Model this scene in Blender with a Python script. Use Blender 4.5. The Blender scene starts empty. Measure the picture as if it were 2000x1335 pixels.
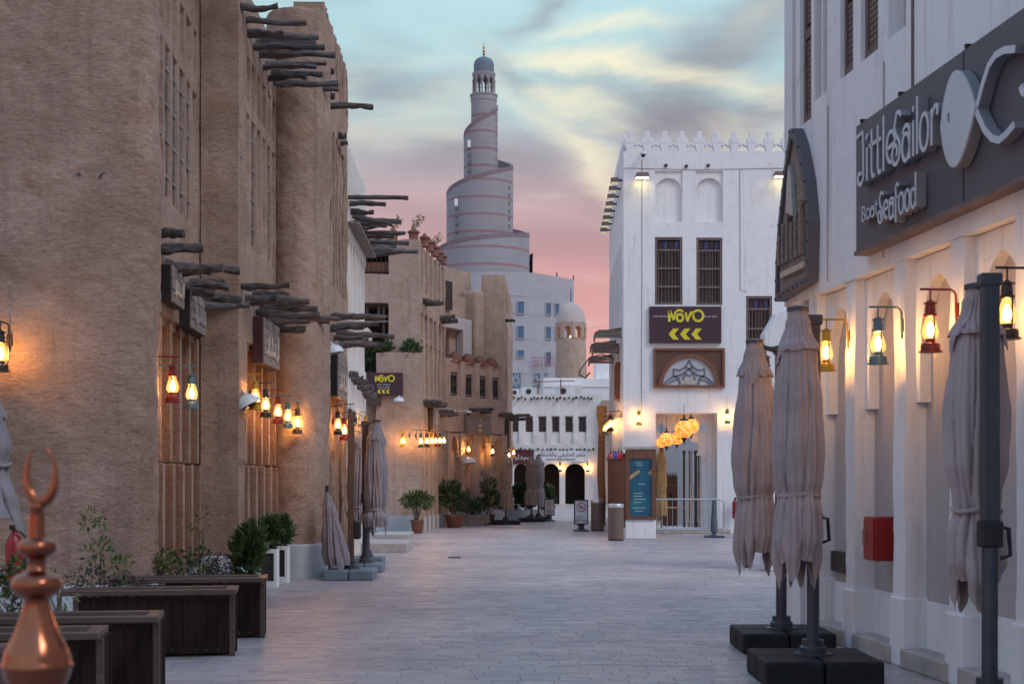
import bpy, bmesh, math, random
from mathutils import Vector, Matrix, noise
R = math.radians
scene = bpy.context.scene
col = scene.collection
# ---------------------------------------------------------------- camera, sky, sun, exposure
F = 2778.0          # focal length in photo pixels (50 mm on a 36 mm frame, 2000 px wide)
CH = 1.6            # eye height
cam_d = bpy.data.cameras.new('camera'); cam = bpy.data.objects.new('camera', cam_d); col.objects.link(cam)
cam.location = (0, 0, CH); cam.rotation_euler = (R(90), 0, 0)
cam_d.lens = 50; cam_d.sensor_width = 36; cam_d.shift_y = 0.1312
cam_d.clip_start = 0.1; cam_d.clip_end = 3000
cam_d.dof.use_dof = True; cam_d.dof.focus_distance = 38; cam_d.dof.aperture_fstop = 5.6
scene.camera = cam
scene.render.engine = 'CYCLES'
scene.cycles.use_denoising = True
scene.cycles.max_bounces = 5; scene.cycles.diffuse_bounces = 3; scene.cycles.glossy_bounces = 3; scene.cycles.transparent_max_bounces = 12
scene.cycles.sample_clamp_indirect = 4
scene.view_settings.view_transform = 'Standard'; scene.view_settings.look = 'None'
scene.view_settings.gamma = 1; scene.view_settings.exposure = 0.14
SUN_EL, SUN_ROT = 45, 128
world = bpy.data.worlds.new('World'); scene.world = world; world.use_nodes = True
def build_world():
    nt = world.node_tree; N = nt.nodes; Lk = nt.links
    N.clear()
    def n(t, **k):
        x = N.new(t)
        for a, b in k.items(): setattr(x, a, b)
        return x
    def math_(op, a, b=None, c=None):
        x = n('ShaderNodeMath', operation=op)
        for i, v in enumerate((a, b, c)):
            if v is None: continue
            if isinstance(v, (int, float)): x.inputs[i].default_value = v
            else: Lk.new(v, x.inputs[i])
        return x.outputs[0]
    def mix(f, a, b):
        x = n('ShaderNodeMix', data_type='RGBA')
        if isinstance(f, float): x.inputs[0].default_value = f
        else: Lk.new(f, x.inputs[0])
        for i, v in ((6, a), (7, b)):
            if isinstance(v, tuple): x.inputs[i].default_value = v + (1,)
            else: Lk.new(v, x.inputs[i])
        return x.outputs[2]
    def ramp(f, stops):
        x = n('ShaderNodeValToRGB'); cr = x.color_ramp
        while len(cr.elements) < len(stops): cr.elements.new(0.5)
        for e, (p, c) in zip(cr.elements, stops):
            e.position = p; e.color = c + (1,) if len(c) == 3 else c
        Lk.new(f, x.inputs[0]); return x.outputs[0]
    def fac(f, a, b):
        x = n('ShaderNodeMapRange', interpolation_type='SMOOTHSTEP')
        Lk.new(f, x.inputs[0]); x.inputs[1].default_value = a; x.inputs[2].default_value = b
        return x.outputs[0]
    tc = n('ShaderNodeTexCoord'); sep = n('ShaderNodeSeparateXYZ'); Lk.new(tc.outputs['Generated'], sep.inputs[0])
    z = math_('MAXIMUM', sep.outputs[2], 0.0)
    base = ramp(z, [(0.0, (.78, .39, .31)), (0.07, (.76, .35, .295)), (0.145, (.64, .31, .30)), (0.2, (.52, .38, .39)),
                    (0.25, (.42, .62, .65)), (0.33, (.48, .71, .74)), (0.6, (.42, .68, 1.05)), (1.0, (.34, .60, 1.12))])
    # cloud deck: the direction pushed out onto a plane overhead, so the banks foreshorten towards the horizon
    zz = math_('ADD', z, 0.42)
    cx = math_('DIVIDE', sep.outputs[0], zz); cy = math_('DIVIDE', sep.outputs[1], zz)
    comb = n('ShaderNodeCombineXYZ'); Lk.new(cx, comb.inputs[0]); Lk.new(cy, comb.inputs[1])
    mp = n('ShaderNodeMapping'); mp.inputs['Location'].default_value = (0.4, 8.8, 3); mp.inputs['Rotation'].default_value = (0, 0, R(28)); mp.inputs['Scale'].default_value = (1.0, 1.75, 1)
    Lk.new(comb.outputs[0], mp.inputs[0])
    def nz(sc, det, dis, rough=.5, off=0.0):
        x = n('ShaderNodeTexNoise'); x.inputs['Scale'].default_value = sc; x.inputs['Detail'].default_value = det
        x.inputs['Distortion'].default_value = dis; x.inputs['Roughness'].default_value = rough
        v = n('ShaderNodeVectorMath', operation='ADD'); v.inputs[1].default_value = (off, off * 1.7, off * .3)
        Lk.new(mp.outputs[0], v.inputs[0]); Lk.new(v.outputs[0], x.inputs['Vector']); return x.outputs[0]
    az = math_('ARCTAN2', sep.outputs[0], sep.outputs[1]); el = math_('ARCSINE', sep.outputs[2])
    wa = math_('MULTIPLY', math_('SUBTRACT', nz(3.2, 5, .5, .55, 2.0), .5), .16); we = math_('MULTIPLY', math_('SUBTRACT', nz(3.6, 5, .5, .55, 6.0), .5), .085)
    az = math_('ADD', az, wa); el = math_('ADD', el, we)
    def bank(px, py, la, lb, rot, amt):
        du = math_('SUBTRACT', az, math.atan((px - 1000) / F)); dv = math_('SUBTRACT', el, math.atan((930 - py) / F)); cs, sn = math.cos(R(rot)), math.sin(R(rot))
        p = math_('MULTIPLY_ADD', du, cs * F / la, math_('MULTIPLY', dv, sn * F / la)); q = math_('MULTIPLY_ADD', du, -sn * F / lb, math_('MULTIPLY', dv, cs * F / lb))
        return math_('MULTIPLY', math_('EXPONENT', math_('MULTIPLY', math_('MULTIPLY_ADD', p, p, math_('MULTIPLY', q, q)), -1.0)), amt)
    def total(l):
        t = l[0]
        for x in l[1:]: t = math_('MAXIMUM', t, x)
        return t
    dark_b = total([bank(*k) for k in ((1430, 110, 260, 75, 32, 1.0), (1330, 240, 230, 60, -6, .95), (1520, 230, 120, 60, 10, .8), (760, 185, 190, 42, -4, .8), (850, 300, 260, 75, -8, .7), (1060, 45, 90, 30, 20, .6), (1180, 420, 160, 50, -28, .55), (1040, 170, 120, 35, -30, .5))])
    lit_b = total([bank(*k) for k in ((1260, 152, 230, 22, -7, 1.0), (1200, 78, 120, 18, 4, .7), (1120, 218, 80, 30, 0, .9), (1110, 310, 170, 38, -42, .85), (800, 232, 170, 30, 8, .5), (1440, 190, 140, 20, -8, .8), (1480, 60, 60, 30, 30, .3))])
    fuzz = fac(nz(4.2, 6, .6, .6, 1.0), .25, .7)
    dark_n = fac(nz(2.1, 4.0, .7, .5, 0.0), .46, .68)
    dark = math_('MAXIMUM', math_('MULTIPLY', dark_n, .55), math_('MULTIPLY', dark_b, math_('MULTIPLY_ADD', fuzz, .45, .6)))
    mauve = ramp(z, [(0.0, (.68, .33, .31)), (0.12, (.42, .22, .23)), (0.2, (.25, .185, .205)), (0.33, (.245, .23, .27)), (1.0, (.48, .55, .68))])
    c = mix(math_('MINIMUM', math_('MULTIPLY', dark, .95), 1.0), base, mauve)
    lit_n = fac(nz(2.5, 4, .8, .5, 4.3), .56, .74)
    lit = math_('MAXIMUM', math_('MULTIPLY', lit_n, .4), math_('MULTIPLY', lit_b, math_('MULTIPLY_ADD', fuzz, .6, .45)))
    cream = ramp(z, [(0.0, (.88, .46, .36)), (0.12, (.84, .56, .44)), (0.2, (.88, .78, .54)), (0.33, (.92, .88, .64)), (1.0, (.85, .9, .97))])
    lowz = fac(z, .03, .16)
    c = mix(math_('MINIMUM', math_('MULTIPLY', math_('MULTIPLY', lit, lowz), .95), 1.0), c, cream)
    wisp = fac(nz(5.5, 5, .9, .55, 9.1), .52, .78)
    c = mix(math_('MULTIPLY', wisp, .18), c, (.85, .80, .76))
    sky = n('ShaderNodeTexSky'); sky.sky_type = 'NISHITA'; sky.sun_disc = False
    sky.sun_elevation = R(SUN_EL); sky.sun_rotation = R(SUN_ROT)
    sc = n('ShaderNodeVectorMath', operation='SCALE'); Lk.new(sky.outputs[0], sc.inputs[0]); sc.inputs['Scale'].default_value = 0.012
    ad = n('ShaderNodeVectorMath', operation='ADD'); Lk.new(c, ad.inputs[0]); Lk.new(sc.outputs[0], ad.inputs[1])
    bg = n('ShaderNodeBackground'); Lk.new(ad.outputs[0], bg.inputs[0]); bg.inputs[1].default_value = 0.95
    out = n('ShaderNodeOutputWorld'); Lk.new(bg.outputs[0], out.inputs[0])
build_world()
world.cycles.sampling_method = 'MANUAL'; world.cycles.sample_map_resolution = 256
sun_d = bpy.data.lights.new('sun', 'SUN'); sun_d.energy = 1.1; sun_d.angle = R(20); sun_d.color = (1, .95, .92)
sun = bpy.data.objects.new('sun', sun_d); col.objects.link(sun)
sun.rotation_euler = (R(90 - SUN_EL), 0, R(180 - SUN_ROT + 0))   # from behind the viewer, soft

# ---------------------------------------------------------------- materials
MATS = {}
def _nodes(name):
    m = bpy.data.materials.new(name); m.use_nodes = True
    nt = m.node_tree; b = nt.nodes['Principled BSDF']
    return m, nt, b
def _coord(nt, scale=(1, 1, 1), rnd=True):
    tc = nt.nodes.new('ShaderNodeTexCoord'); mp = nt.nodes.new('ShaderNodeMapping'); mp.inputs['Scale'].default_value = scale
    if rnd:
        oi = nt.nodes.new('ShaderNodeObjectInfo'); ml = nt.nodes.new('ShaderNodeVectorMath'); ml.operation = 'SCALE'; ml.inputs[0].default_value = (17, 9, 5)
        nt.links.new(oi.outputs['Random'], ml.inputs['Scale'])
        nt.links.new(ml.outputs[0], mp.inputs['Location'])
    nt.links.new(tc.outputs['Object'], mp.inputs['Vector'])
    return mp.outputs[0]
def _noise(nt, vec, scale, detail=4, rough=.55, dist=0):
    x = nt.nodes.new('ShaderNodeTexNoise'); x.inputs['Scale'].default_value = scale; x.inputs['Detail'].default_value = detail
    x.inputs['Roughness'].default_value = rough; x.inputs['Distortion'].default_value = dist
    nt.links.new(vec, x.inputs['Vector']); return x.outputs[0]
def _range(nt, f, a, b, c=0., d=1.):
    x = nt.nodes.new('ShaderNodeMapRange'); x.inputs[1].default_value = a; x.inputs[2].default_value = b; x.inputs[3].default_value = c; x.inputs[4].default_value = d
    nt.links.new(f, x.inputs[0]); return x.outputs[0]
def _mix(nt, f, a, b, mode='MIX'):
    x = nt.nodes.new('ShaderNodeMix'); x.data_type = 'RGBA'; x.blend_type = mode
    if isinstance(f, float): x.inputs[0].default_value = f
    else: nt.links.new(f, x.inputs[0])
    for i, v in ((6, a), (7, b)):
        if isinstance(v, tuple): x.inputs[i].default_value = v[:3] + (1,)
        else: nt.links.new(v, x.inputs[i])
    return x.outputs[2]
def _bump(nt, b, h, strength, dist, prev=None):
    x = nt.nodes.new('ShaderNodeBump'); x.inputs['Strength'].default_value = strength; x.inputs['Distance'].default_value = dist
    nt.links.new(h, x.inputs['Height'])
    if prev: nt.links.new(prev, x.inputs['Normal'])
    nt.links.new(x.outputs[0], b.inputs['Normal']); return x.outputs[0]
def pbr(name, c1, c2=None, scale=4, rough=.7, bump=.2, bscale=30, bdist=.01, metal=0, stretch=(1, 1, 1), detail=5, emis=None, estr=0, rnd_tint=0., spec=.5, lo=.35, hi=.65):
    m, nt, b = _nodes(name)
    c2 = c2 or tuple(x * .75 for x in c1)
    vec = _coord(nt, stretch)
    c = _mix(nt, _range(nt, _noise(nt, vec, scale, detail), lo, hi), c1, c2)
    if rnd_tint:
        oi = nt.nodes.new('ShaderNodeObjectInfo')
        hsv = nt.nodes.new('ShaderNodeHueSaturation'); nt.links.new(c, hsv.inputs['Color'])
        nt.links.new(_range(nt, oi.outputs['Random'], 0, 1, 1 - rnd_tint, 1 + rnd_tint), hsv.inputs['Value']); c = hsv.outputs[0]
    nt.links.new(c, b.inputs['Base Color'])
    b.inputs['Roughness'].default_value = rough; b.inputs['Metallic'].default_value = metal
    b.inputs['Specular IOR Level'].default_value = spec
    if bump: _bump(nt, b, _noise(nt, vec, bscale, 4), bump, bdist)
    if emis:
        b.inputs['Emission Color'].default_value = emis + (1,); b.inputs['Emission Strength'].default_value = estr
    MATS[name] = m; return m
def mud(name, c1, c2, pale, stain, rub=.35):
    m, nt, b = _nodes(name)
    tc = nt.nodes.new('ShaderNodeTexCoord'); vec = tc.outputs['Object']
    c = _mix(nt, _range(nt, _noise(nt, vec, .9, 6, .6, .6), .35, .68), c1, c2)
    c = _mix(nt, _range(nt, _noise(nt, vec, 1.7, 5, .6, 1.0), .52, .74, 0, .75), c, stain)
    c = _mix(nt, _range(nt, _noise(nt, vec, 9, 6, .7, 2.0), .56, .78, 0, rub), c, pale)
    mq = nt.nodes.new('ShaderNodeMapping'); mq.inputs['Scale'].default_value = (1, 1, 2.4); mq.inputs['Rotation'].default_value = (0, R(18), 0); nt.links.new(vec, mq.inputs[0])
    c = _mix(nt, _range(nt, _noise(nt, mq.outputs[0], 24, 8, .8, .6), .52, .66, 0, .8), c, tuple(x * .42 for x in c1))
    c = _mix(nt, _range(nt, _noise(nt, mq.outputs[0], 30, 8, .8, .6), .58, .70, 0, .7), c, pale)
    ms = nt.nodes.new('ShaderNodeMapping'); ms.inputs['Scale'].default_value = (4, 4, .22); nt.links.new(vec, ms.inputs[0])
    c = _mix(nt, _range(nt, _noise(nt, ms.outputs[0], 1.5, 6, .6), .52, .72, 0, .42), c, tuple(x * .62 for x in c2))
    c = _mix(nt, _range(nt, _noise(nt, mq.outputs[0], 9, 9, .8, .5), .54, .64, 0, .62), c, tuple(x * .55 for x in c2))
    c = _mix(nt, _range(nt, _noise(nt, mq.outputs[0], 6.3, 9, .8, .4), .59, .68, 0, .5), c, pale)
    nt.links.new(c, b.inputs['Base Color']); b.inputs['Roughness'].default_value = .92; b.inputs['Specular IOR Level'].default_value = .2
    p = _bump(nt, b, _noise(nt, vec, 3.2, 6, .6, .7), .55, .09)
    mp = nt.nodes.new('ShaderNodeMapping'); mp.inputs['Scale'].default_value = (1, 1, 2.6); mp.inputs['Rotation'].default_value = (0, R(16), 0); nt.links.new(vec, mp.inputs[0])
    p = _bump(nt, b, _noise(nt, mp.outputs[0], 11, 7, .72, .9), .9, .035, p)
    _bump(nt, b, _noise(nt, mp.outputs[0], 48, 5, .7, .5), .6, .012, p)
    MATS[name] = m; return m
def plaster(name, c1, c2, stain, amt=.5, lump=.35):
    m, nt, b = _nodes(name)
    tc = nt.nodes.new('ShaderNodeTexCoord'); vec = tc.outputs['Object']
    c = _mix(nt, _range(nt, _noise(nt, vec, .8, 6, .6, .4), .36, .66), c1, c2)
    mp = nt.nodes.new('ShaderNodeMapping'); mp.inputs['Scale'].default_value = (5, 5, .35); nt.links.new(vec, mp.inputs[0])
    c = _mix(nt, _range(nt, _noise(nt, mp.outputs[0], 1.6, 5, .6), .55, .8, 0, amt), c, stain)
    c = _mix(nt, _range(nt, _noise(nt, vec, 3.2, 6, .7, 1.2), .60, .76, 0, amt), c, stain)
    nt.links.new(c, b.inputs['Base Color']); b.inputs['Roughness'].default_value = .88; b.inputs['Specular IOR Level'].default_value = .25
    p = _bump(nt, b, _noise(nt, vec, 2.6, 5, .55, .8), lump, .05)
    _bump(nt, b, _noise(nt, vec, 38, 4, .6), .3, .006, p)
    MATS[name] = m; return m
M_mud = mud('mud_plaster', (.47, .33, .258), (.305, .205, .155), (.63, .53, .46), (.32, .175, .11))
M_mud2 = mud('sandy_mud_plaster', (.51, .375, .30), (.40, .285, .225), (.68, .60, .55), (.36, .24, .175), .85)
M_mud3 = mud('warm_mud_and_shade', (.33, .19, .125), (.27, .15, .10), (.40, .28, .21), (.24, .13, .085), .2)  # warm mud; on the left wall posts it carries their painted shade
M_plinth = plaster('grey_plinth_paint', (.46, .50, .53), (.40, .44, .47), (.30, .32, .33))
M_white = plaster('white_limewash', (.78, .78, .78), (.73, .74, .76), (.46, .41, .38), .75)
M_white2 = plaster('aged_white_limewash', (.72, .69, .66), (.62, .58, .55), (.42, .36, .32), .65, .5)
M_cream = plaster('cream_limewash', (.70, .66, .62), (.62, .58, .54), (.45, .39, .34), .6, .45)
M_niche = plaster('taupe_plaster_and_shade', (.47, .43, .42), (.41, .375, .365), (.32, .29, .28), .5)  # taupe plaster; in the restaurant niches its darker tone stands for recess shade
M_log = pbr('weathered_log', (.165, .142, .135), (.045, .039, .039), 9, .85, 1.0, 26, .04, stretch=(3, .4, 3), rnd_tint=.35)
M_dwood = pbr('dark_wood', (.085, .048, .036), (.045, .026, .02), 9, .6, .4, 30, .006, stretch=(4, 4, .4), rnd_tint=.12)
M_mwood = pbr('red_brown_wood', (.22, .085, .042), (.12, .045, .024), 8, .5, .3, 30, .005, stretch=(4, 4, .4), rnd_tint=.15)
M_pwood = pbr('planter_wood', (.030, .016, .012), (.016, .009, .007), 8, .75, .35, 30, .005, stretch=(5, 5, .3), rnd_tint=.18, spec=.2)
M_rim = pbr('planter_rim_wood', (.10, .062, .05), (.062, .04, .033), 8, .45, .3, 30, .005, stretch=(.4, 4, 4))
M_gwood = pbr('grey_weathered_wood', (.27, .22, .19), (.17, .135, .12), 8, .85, .5, 30, .008, stretch=(.5, 4, 4), rnd_tint=.15)
M_shut = pbr('shutter_wood', (.17, .11, .095), (.12, .075, .066), 8, .6, .3, 30, .005, stretch=(4, 4, .5))
M_bronze = pbr('window_frame_wood', (.17, .125, .12), (.12, .088, .085), 6, .6, .2, 40, .004)
M_black = pbr('black_metal', (.022, .022, .026), (.015, .015, .018), 8, .45, .1, 60, .002, metal=.3)
M_iron = pbr('dark_iron', (.05, .046, .045), (.03, .028, .028), 8, .6, .2, 40, .003, metal=.4)
M_pole = pbr('anthracite_pole', (.060, .068, .085), (.045, .052, .066), 6, .38, .08, 60, .002, metal=.35)
M_base = pbr('black_base_slab', (.016, .018, .023), (.010, .011, .014), 6, .65, .3, 40, .004, rnd_tint=.1, spec=.25)
M_bbase = pbr('blue_grey_base_slab', (.14, .19, .235), (.11, .15, .19), 6, .6, .3, 40, .004, rnd_tint=.1)
M_cloth = pbr('taupe_canvas', (.40, .335, .33), (.335, .28, .277), 3, .9, .25, 90, .003, spec=.15)
M_cloth2 = pbr('grey_canvas', (.25, .225, .245), (.205, .185, .205), 3, .9, .25, 90, .003, spec=.15)
M_cloth3 = pbr('brown_canvas', (.27, .215, .185), (.22, .175, .15), 3, .9, .25, 90, .003, spec=.15)
M_signd = pbr('charcoal_sign_panel', (.105, .10, .115), (.085, .082, .096), 1.2, .55, .05, 60, .001)
M_letter = pbr('grey_white_letter_face', (.55, .57, .60), (.50, .52, .55), 2, .5, .05, 60, .001)
M_lettw = pbr('white_letter', (.72, .72, .72), None, 3, .5, .0)
M_lettk = pbr('black_letter', (.03, .03, .035), None, 3, .5, .0)
M_lettg = pbr('gilt_letter', (.50, .36, .16), (.40, .28, .12), 5, .45, .1, metal=.3)
M_lettb = pbr('bone_letter', (.55, .47, .38), (.44, .37, .30), 8, .6, .2)
M_plum = pbr('plum_sign_board', (.060, .022, .032), (.038, .017, .034), 2.2, .4, .03, 60, .001, stretch=(.5, 1, 5))
M_yel = pbr('yellow_letter', (.72, .60, .03), (.66, .54, .02), 4, .5, 0)
M_red = pbr('red_enamel', (.30, .012, .016), (.24, .01, .013), 4, .4, .05, 40, .001)
M_copper = pbr('polished_copper', (.44, .15, .08), (.30, .10, .055), 6, .2, .12, 11, .008, metal=1, lo=.3, hi=.6)
M_steel = pbr('galvanised_steel', (.55, .56, .57), (.45, .46, .47), 10, .35, .05, 60, .001, metal=.7)
M_bin = pbr('taupe_bin_steel', (.17, .115, .095), (.145, .10, .083), 5, .5, .05, 60, .001, metal=.1)
M_leaf = pbr('green_leaf', (.060, .105, .028), (.035, .07, .02), 9, .55, 0, rnd_tint=.15)
M_leafd = pbr('dark_green_leaf', (.032, .062, .026), (.02, .042, .018), 9, .55, 0, rnd_tint=.15)
M_leafy = pbr('yellow_green_leaf', (.13, .15, .03), (.08, .10, .022), 9, .55, 0)
M_leafp = pbr('purple_leaf', (.055, .026, .034), (.035, .018, .024), 9, .55, 0)
M_flower = pbr('pink_flower', (.50, .08, .16), (.4, .06, .12), 9, .6, 0)
M_stem = pbr('plant_stem', (.13, .10, .06), (.08, .06, .04), 9, .8, .2)
M_terra = pbr('terracotta', (.20, .075, .045), (.15, .055, .034), 4, .7, .2, 40, .004)
M_soil = pbr('potting_soil', (.035, .026, .02), None, 20, .95, .6, 60, .01)
M_stone = pbr('pale_step_stone', (.44, .40, .37), (.34, .31, .29), 5, .8, .3, 30, .006)
M_glass = pbr('dark_window_glass', (.022, .022, .028), (.035, .032, .036), 2, .12, .03, 3, .003)
M_blueg = pbr('blue_glass', (.03, .075, .22), (.02, .05, .15), 3, .15, 0)
M_gblue = pbr('blue_tinted_glazing', (.07, .18, .30), (.05, .14, .25), .4, .2, 0)
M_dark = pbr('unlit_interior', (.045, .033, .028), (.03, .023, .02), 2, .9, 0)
M_tower = None
M_dome = pbr('slate_dome', (.13, .17, .21), (.11, .15, .19), .6, .6, .1, 2, .02)
M_gold = pbr('gilt_finial', (.45, .32, .15), None, 2, .4, 0, metal=.7)
M_camw = pbr('white_camera_shell', (.62, .64, .66), (.58, .60, .62), 3, .4, 0)
M_ac = pbr('white_ac_casing', (.62, .63, .64), (.52, .53, .55), 2, .5, 0)
M_pipe = pbr('red_rust_pipe', (.24, .075, .06), None, 2, .7, 0)
M_teal = None
M_tan = pbr('tan_curtain_canvas', (.42, .26, .115), (.30, .18, .08), 5, .9, .2, 60, .004)
M_mirror = pbr('polished_metal_column', (.55, .56, .50), (.40, .38, .30), 3, .16, .03, 8, .003, metal=1)
M_rope = pbr('palm_fibre_bark', (.26, .15, .085), (.13, .075, .045), 14, .9, .8, 24, .03)
def glow(name, colr, strength, transp=0.):
    m, nt, b = _nodes(name)
    e = nt.nodes.new('ShaderNodeEmission'); e.inputs[0].default_value = colr + (1,); e.inputs[1].default_value = strength
    o = nt.nodes['Material Output']
    if transp:
        t = nt.nodes.new('ShaderNodeBsdfTransparent'); mx = nt.nodes.new('ShaderNodeMixShader'); mx.inputs[0].default_value = 1 - transp
        t.inputs[0].default_value = (1, .93, .80, 1)
        nt.links.new(t.outputs[0], mx.inputs[1]); nt.links.new(e.outputs[0], mx.inputs[2]); nt.links.new(mx.outputs[0], o.inputs[0])
    else: nt.links.new(e.outputs[0], o.inputs[0])
    MATS[name] = m; return m
M_globe = glow('lit_lantern_glass', (1, .52, .13), 1.9, .45)
M_bulb = glow('lantern_flame', (1, .48, .13), 480)
M_flood = glow('floodlight_face', (1, .84, .42), 9)
M_floodd = glow('dim_floodlight_face', (1, .90, .62), .5)
M_warm = glow('warm_niche_lamp', (1, .58, .22), 30)
def paint(colr, name, rough=.45):
    return MATS.get(name) or pbr(name, colr, tuple(x * .8 for x in colr), 10, rough, .1, 50, .002, metal=.2)

# ---------------------------------------------------------------- mesh helpers
class MB:
    def __init__(s): s.v = []; s.f = []
    def add(s, v, f):
        o = len(s.v); s.v += [tuple(p) for p in v]; s.f += [tuple(i + o for i in q) for q in f]; return s
    def box(s, x0, x1, y0, y1, z0, z1):
        return s.add([(x0, y0, z0), (x1, y0, z0), (x1, y1, z0), (x0, y1, z0), (x0, y0, z1), (x1, y0, z1), (x1, y1, z1), (x0, y1, z1)],
                     [(0, 3, 2, 1), (4, 5, 6, 7), (0, 1, 5, 4), (1, 2, 6, 5), (2, 3, 7, 6), (3, 0, 4, 7)])
    def tube(s, pts, r, n=8, cap=True):
        pts = [Vector(p) for p in pts]; k = len(pts)
        rs = r if isinstance(r, (list, tuple)) else [r] * k
        up = None; rings = []
        for i, p in enumerate(pts):
            t = (pts[min(i + 1, k - 1)] - pts[max(i - 1, 0)]).normalized()
            if up is None: up = Vector((0, 0, 1)) if abs(t.z) < .9 else Vector((1, 0, 0))
            a = t.cross(up)
            if a.length < 1e-5: a = t.cross(Vector((1, .3, 0)))
            a.normalize(); b = a.cross(t).normalized(); up = b
            rings.append([p + rs[i] * (math.cos(2 * math.pi * j / n) * a + math.sin(2 * math.pi * j / n) * b) for j in range(n)])
        v = [q for rg in rings for q in rg]
        f = [(i * n + j, i * n + (j + 1) % n, (i + 1) * n + (j + 1) % n, (i + 1) * n + j) for i in range(k - 1) for j in range(n)]
        if cap: f += [tuple(range(n - 1, -1, -1)), tuple((k - 1) * n + j for j in range(n))]
        return s.add(v, f)
    def lathe(s, prof, n=20, c=(0, 0, 0), cap=True):
        v = [(c[0] + r * math.cos(2 * math.pi * j / n), c[1] + r * math.sin(2 * math.pi * j / n), c[2] + z) for r, z in prof for j in range(n)]
        k = len(prof)
        f = [(i * n + j, i * n + (j + 1) % n, (i + 1) * n + (j + 1) % n, (i + 1) * n + j) for i in range(k - 1) for j in range(n)]
        if cap: f += [tuple(range(n - 1, -1, -1)), tuple((k - 1) * n + j for j in range(n))]
        return s.add(v, f)
    def prism(s, poly, y0, y1):            # polygon in x,z pushed through y
        n = len(poly)
        v = [(x, y0, z) for x, z in poly] + [(x, y1, z) for x, z in poly]
        return s.add(v, [tuple(range(n)), tuple(range(2 * n - 1, n - 1, -1))] + [(i, i + n, (i + 1) % n + n, (i + 1) % n) for i in range(n)])
    def ribbon(s, pts, w, y0, y1):         # a flat stroke in x,z with thickness y0..y1
        k = len(pts); ws = w if isinstance(w, (list, tuple)) else [w] * k; a = []; b = []
        for i in range(k):
            p = Vector(pts[max(i - 1, 0)]); q = Vector(pts[min(i + 1, k - 1)]); t = (q - p)
            t = t.normalized() if t.length > 1e-6 else Vector((1, 0)); nn = Vector((-t.y, t.x)) * ws[i] / 2
            c = Vector(pts[i]); a.append(c + nn); b.append(c - nn)
        v = []
        for i in range(k): v += [(a[i].x, y0, a[i].y), (b[i].x, y0, b[i].y), (a[i].x, y1, a[i].y), (b[i].x, y1, b[i].y)]
        f = [(0, 1, 3, 2), (4 * k - 4, 4 * k - 2, 4 * k - 1, 4 * k - 3)]
        for i in range(k - 1):
            o = 4 * i; e = o + 4
            f += [(o, e, e + 1, o + 1), (o + 2, o + 3, e + 3, e + 2), (o, o + 2, e + 2, e), (o + 1, e + 1, e + 3, o + 3)]
        return s.add(v, f)
    def mesh(s, name, mat, smooth=None):
        me = bpy.data.meshes.new(name); me.from_pydata(s.v, [], s.f); me.update()
        if mat: me.materials.append(mat)
        if smooth:
            me.polygons.foreach_set('use_smooth', [True] * len(me.polygons))
            if smooth < 180: me.set_sharp_from_angle(angle=R(smooth))
        return me
    def build(s, name, mat, parent=None, smooth=None, bevel=0, loc=None, rot=None):
        return put(name, s.mesh(name, mat, smooth), parent, bevel, loc, rot)
def put(name, me, parent=None, bevel=0, loc=None, rot=None):
    o = bpy.data.objects.new(name, me); col.objects.link(o); o.parent = parent
    if loc is not None: o.location = loc
    if rot is not None: o.rotation_euler = rot if isinstance(rot, tuple) else (0, 0, rot)
    if bevel:
        m = o.modifiers.new('bevel', 'BEVEL'); m.width = bevel; m.segments = 2; m.limit_method = 'ANGLE'
    return o
def tag(o, label, cat, group=None, kind=None):
    if label: o['label'] = label
    if cat: o['category'] = cat
    if group: o['group'] = group
    if kind: o['kind'] = kind
    return o
def thing(name, label, cat, loc=(0, 0, 0), rot=0, group=None, scale=1):
    o = bpy.data.objects.new(name, None); col.objects.link(o); o.empty_display_size = .2
    o.location = loc; o.rotation_euler = (0, 0, rot); o.scale = (scale,) * 3
    return tag(o, label, cat, group)
def at(px, py, Y): return Vector(((px - 1000) * Y / F, Y, CH - (py - 930) * Y / F))
class Frame:                                # a wall line in plan; x runs left to right seen from the street, -y is outwards
    def __init__(s, A, B):
        s.A = Vector(A); s.B = Vector(B); s.d = (s.B - s.A).normalized(); s.L = (s.B - s.A).length
        s.n = Vector((s.d.y, -s.d.x)); s.ang = math.atan2(s.d.y, s.d.x)
    def loc(s, u=0, out=0, z=0):
        p = s.A + s.d * u + s.n * out; return Vector((p.x, p.y, z))
    def uz(s, px, py, out=0):
        k = (px - 1000) / F; a = s.A + s.n * out
        u = (k * a.y - a.x) / (s.d.x - k * s.d.y); Y = a.y + u * s.d.y
        return u, CH - (py - 930) * Y / F
def nz(x, y, z): return noise.noise(Vector((x, y, z)))
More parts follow.
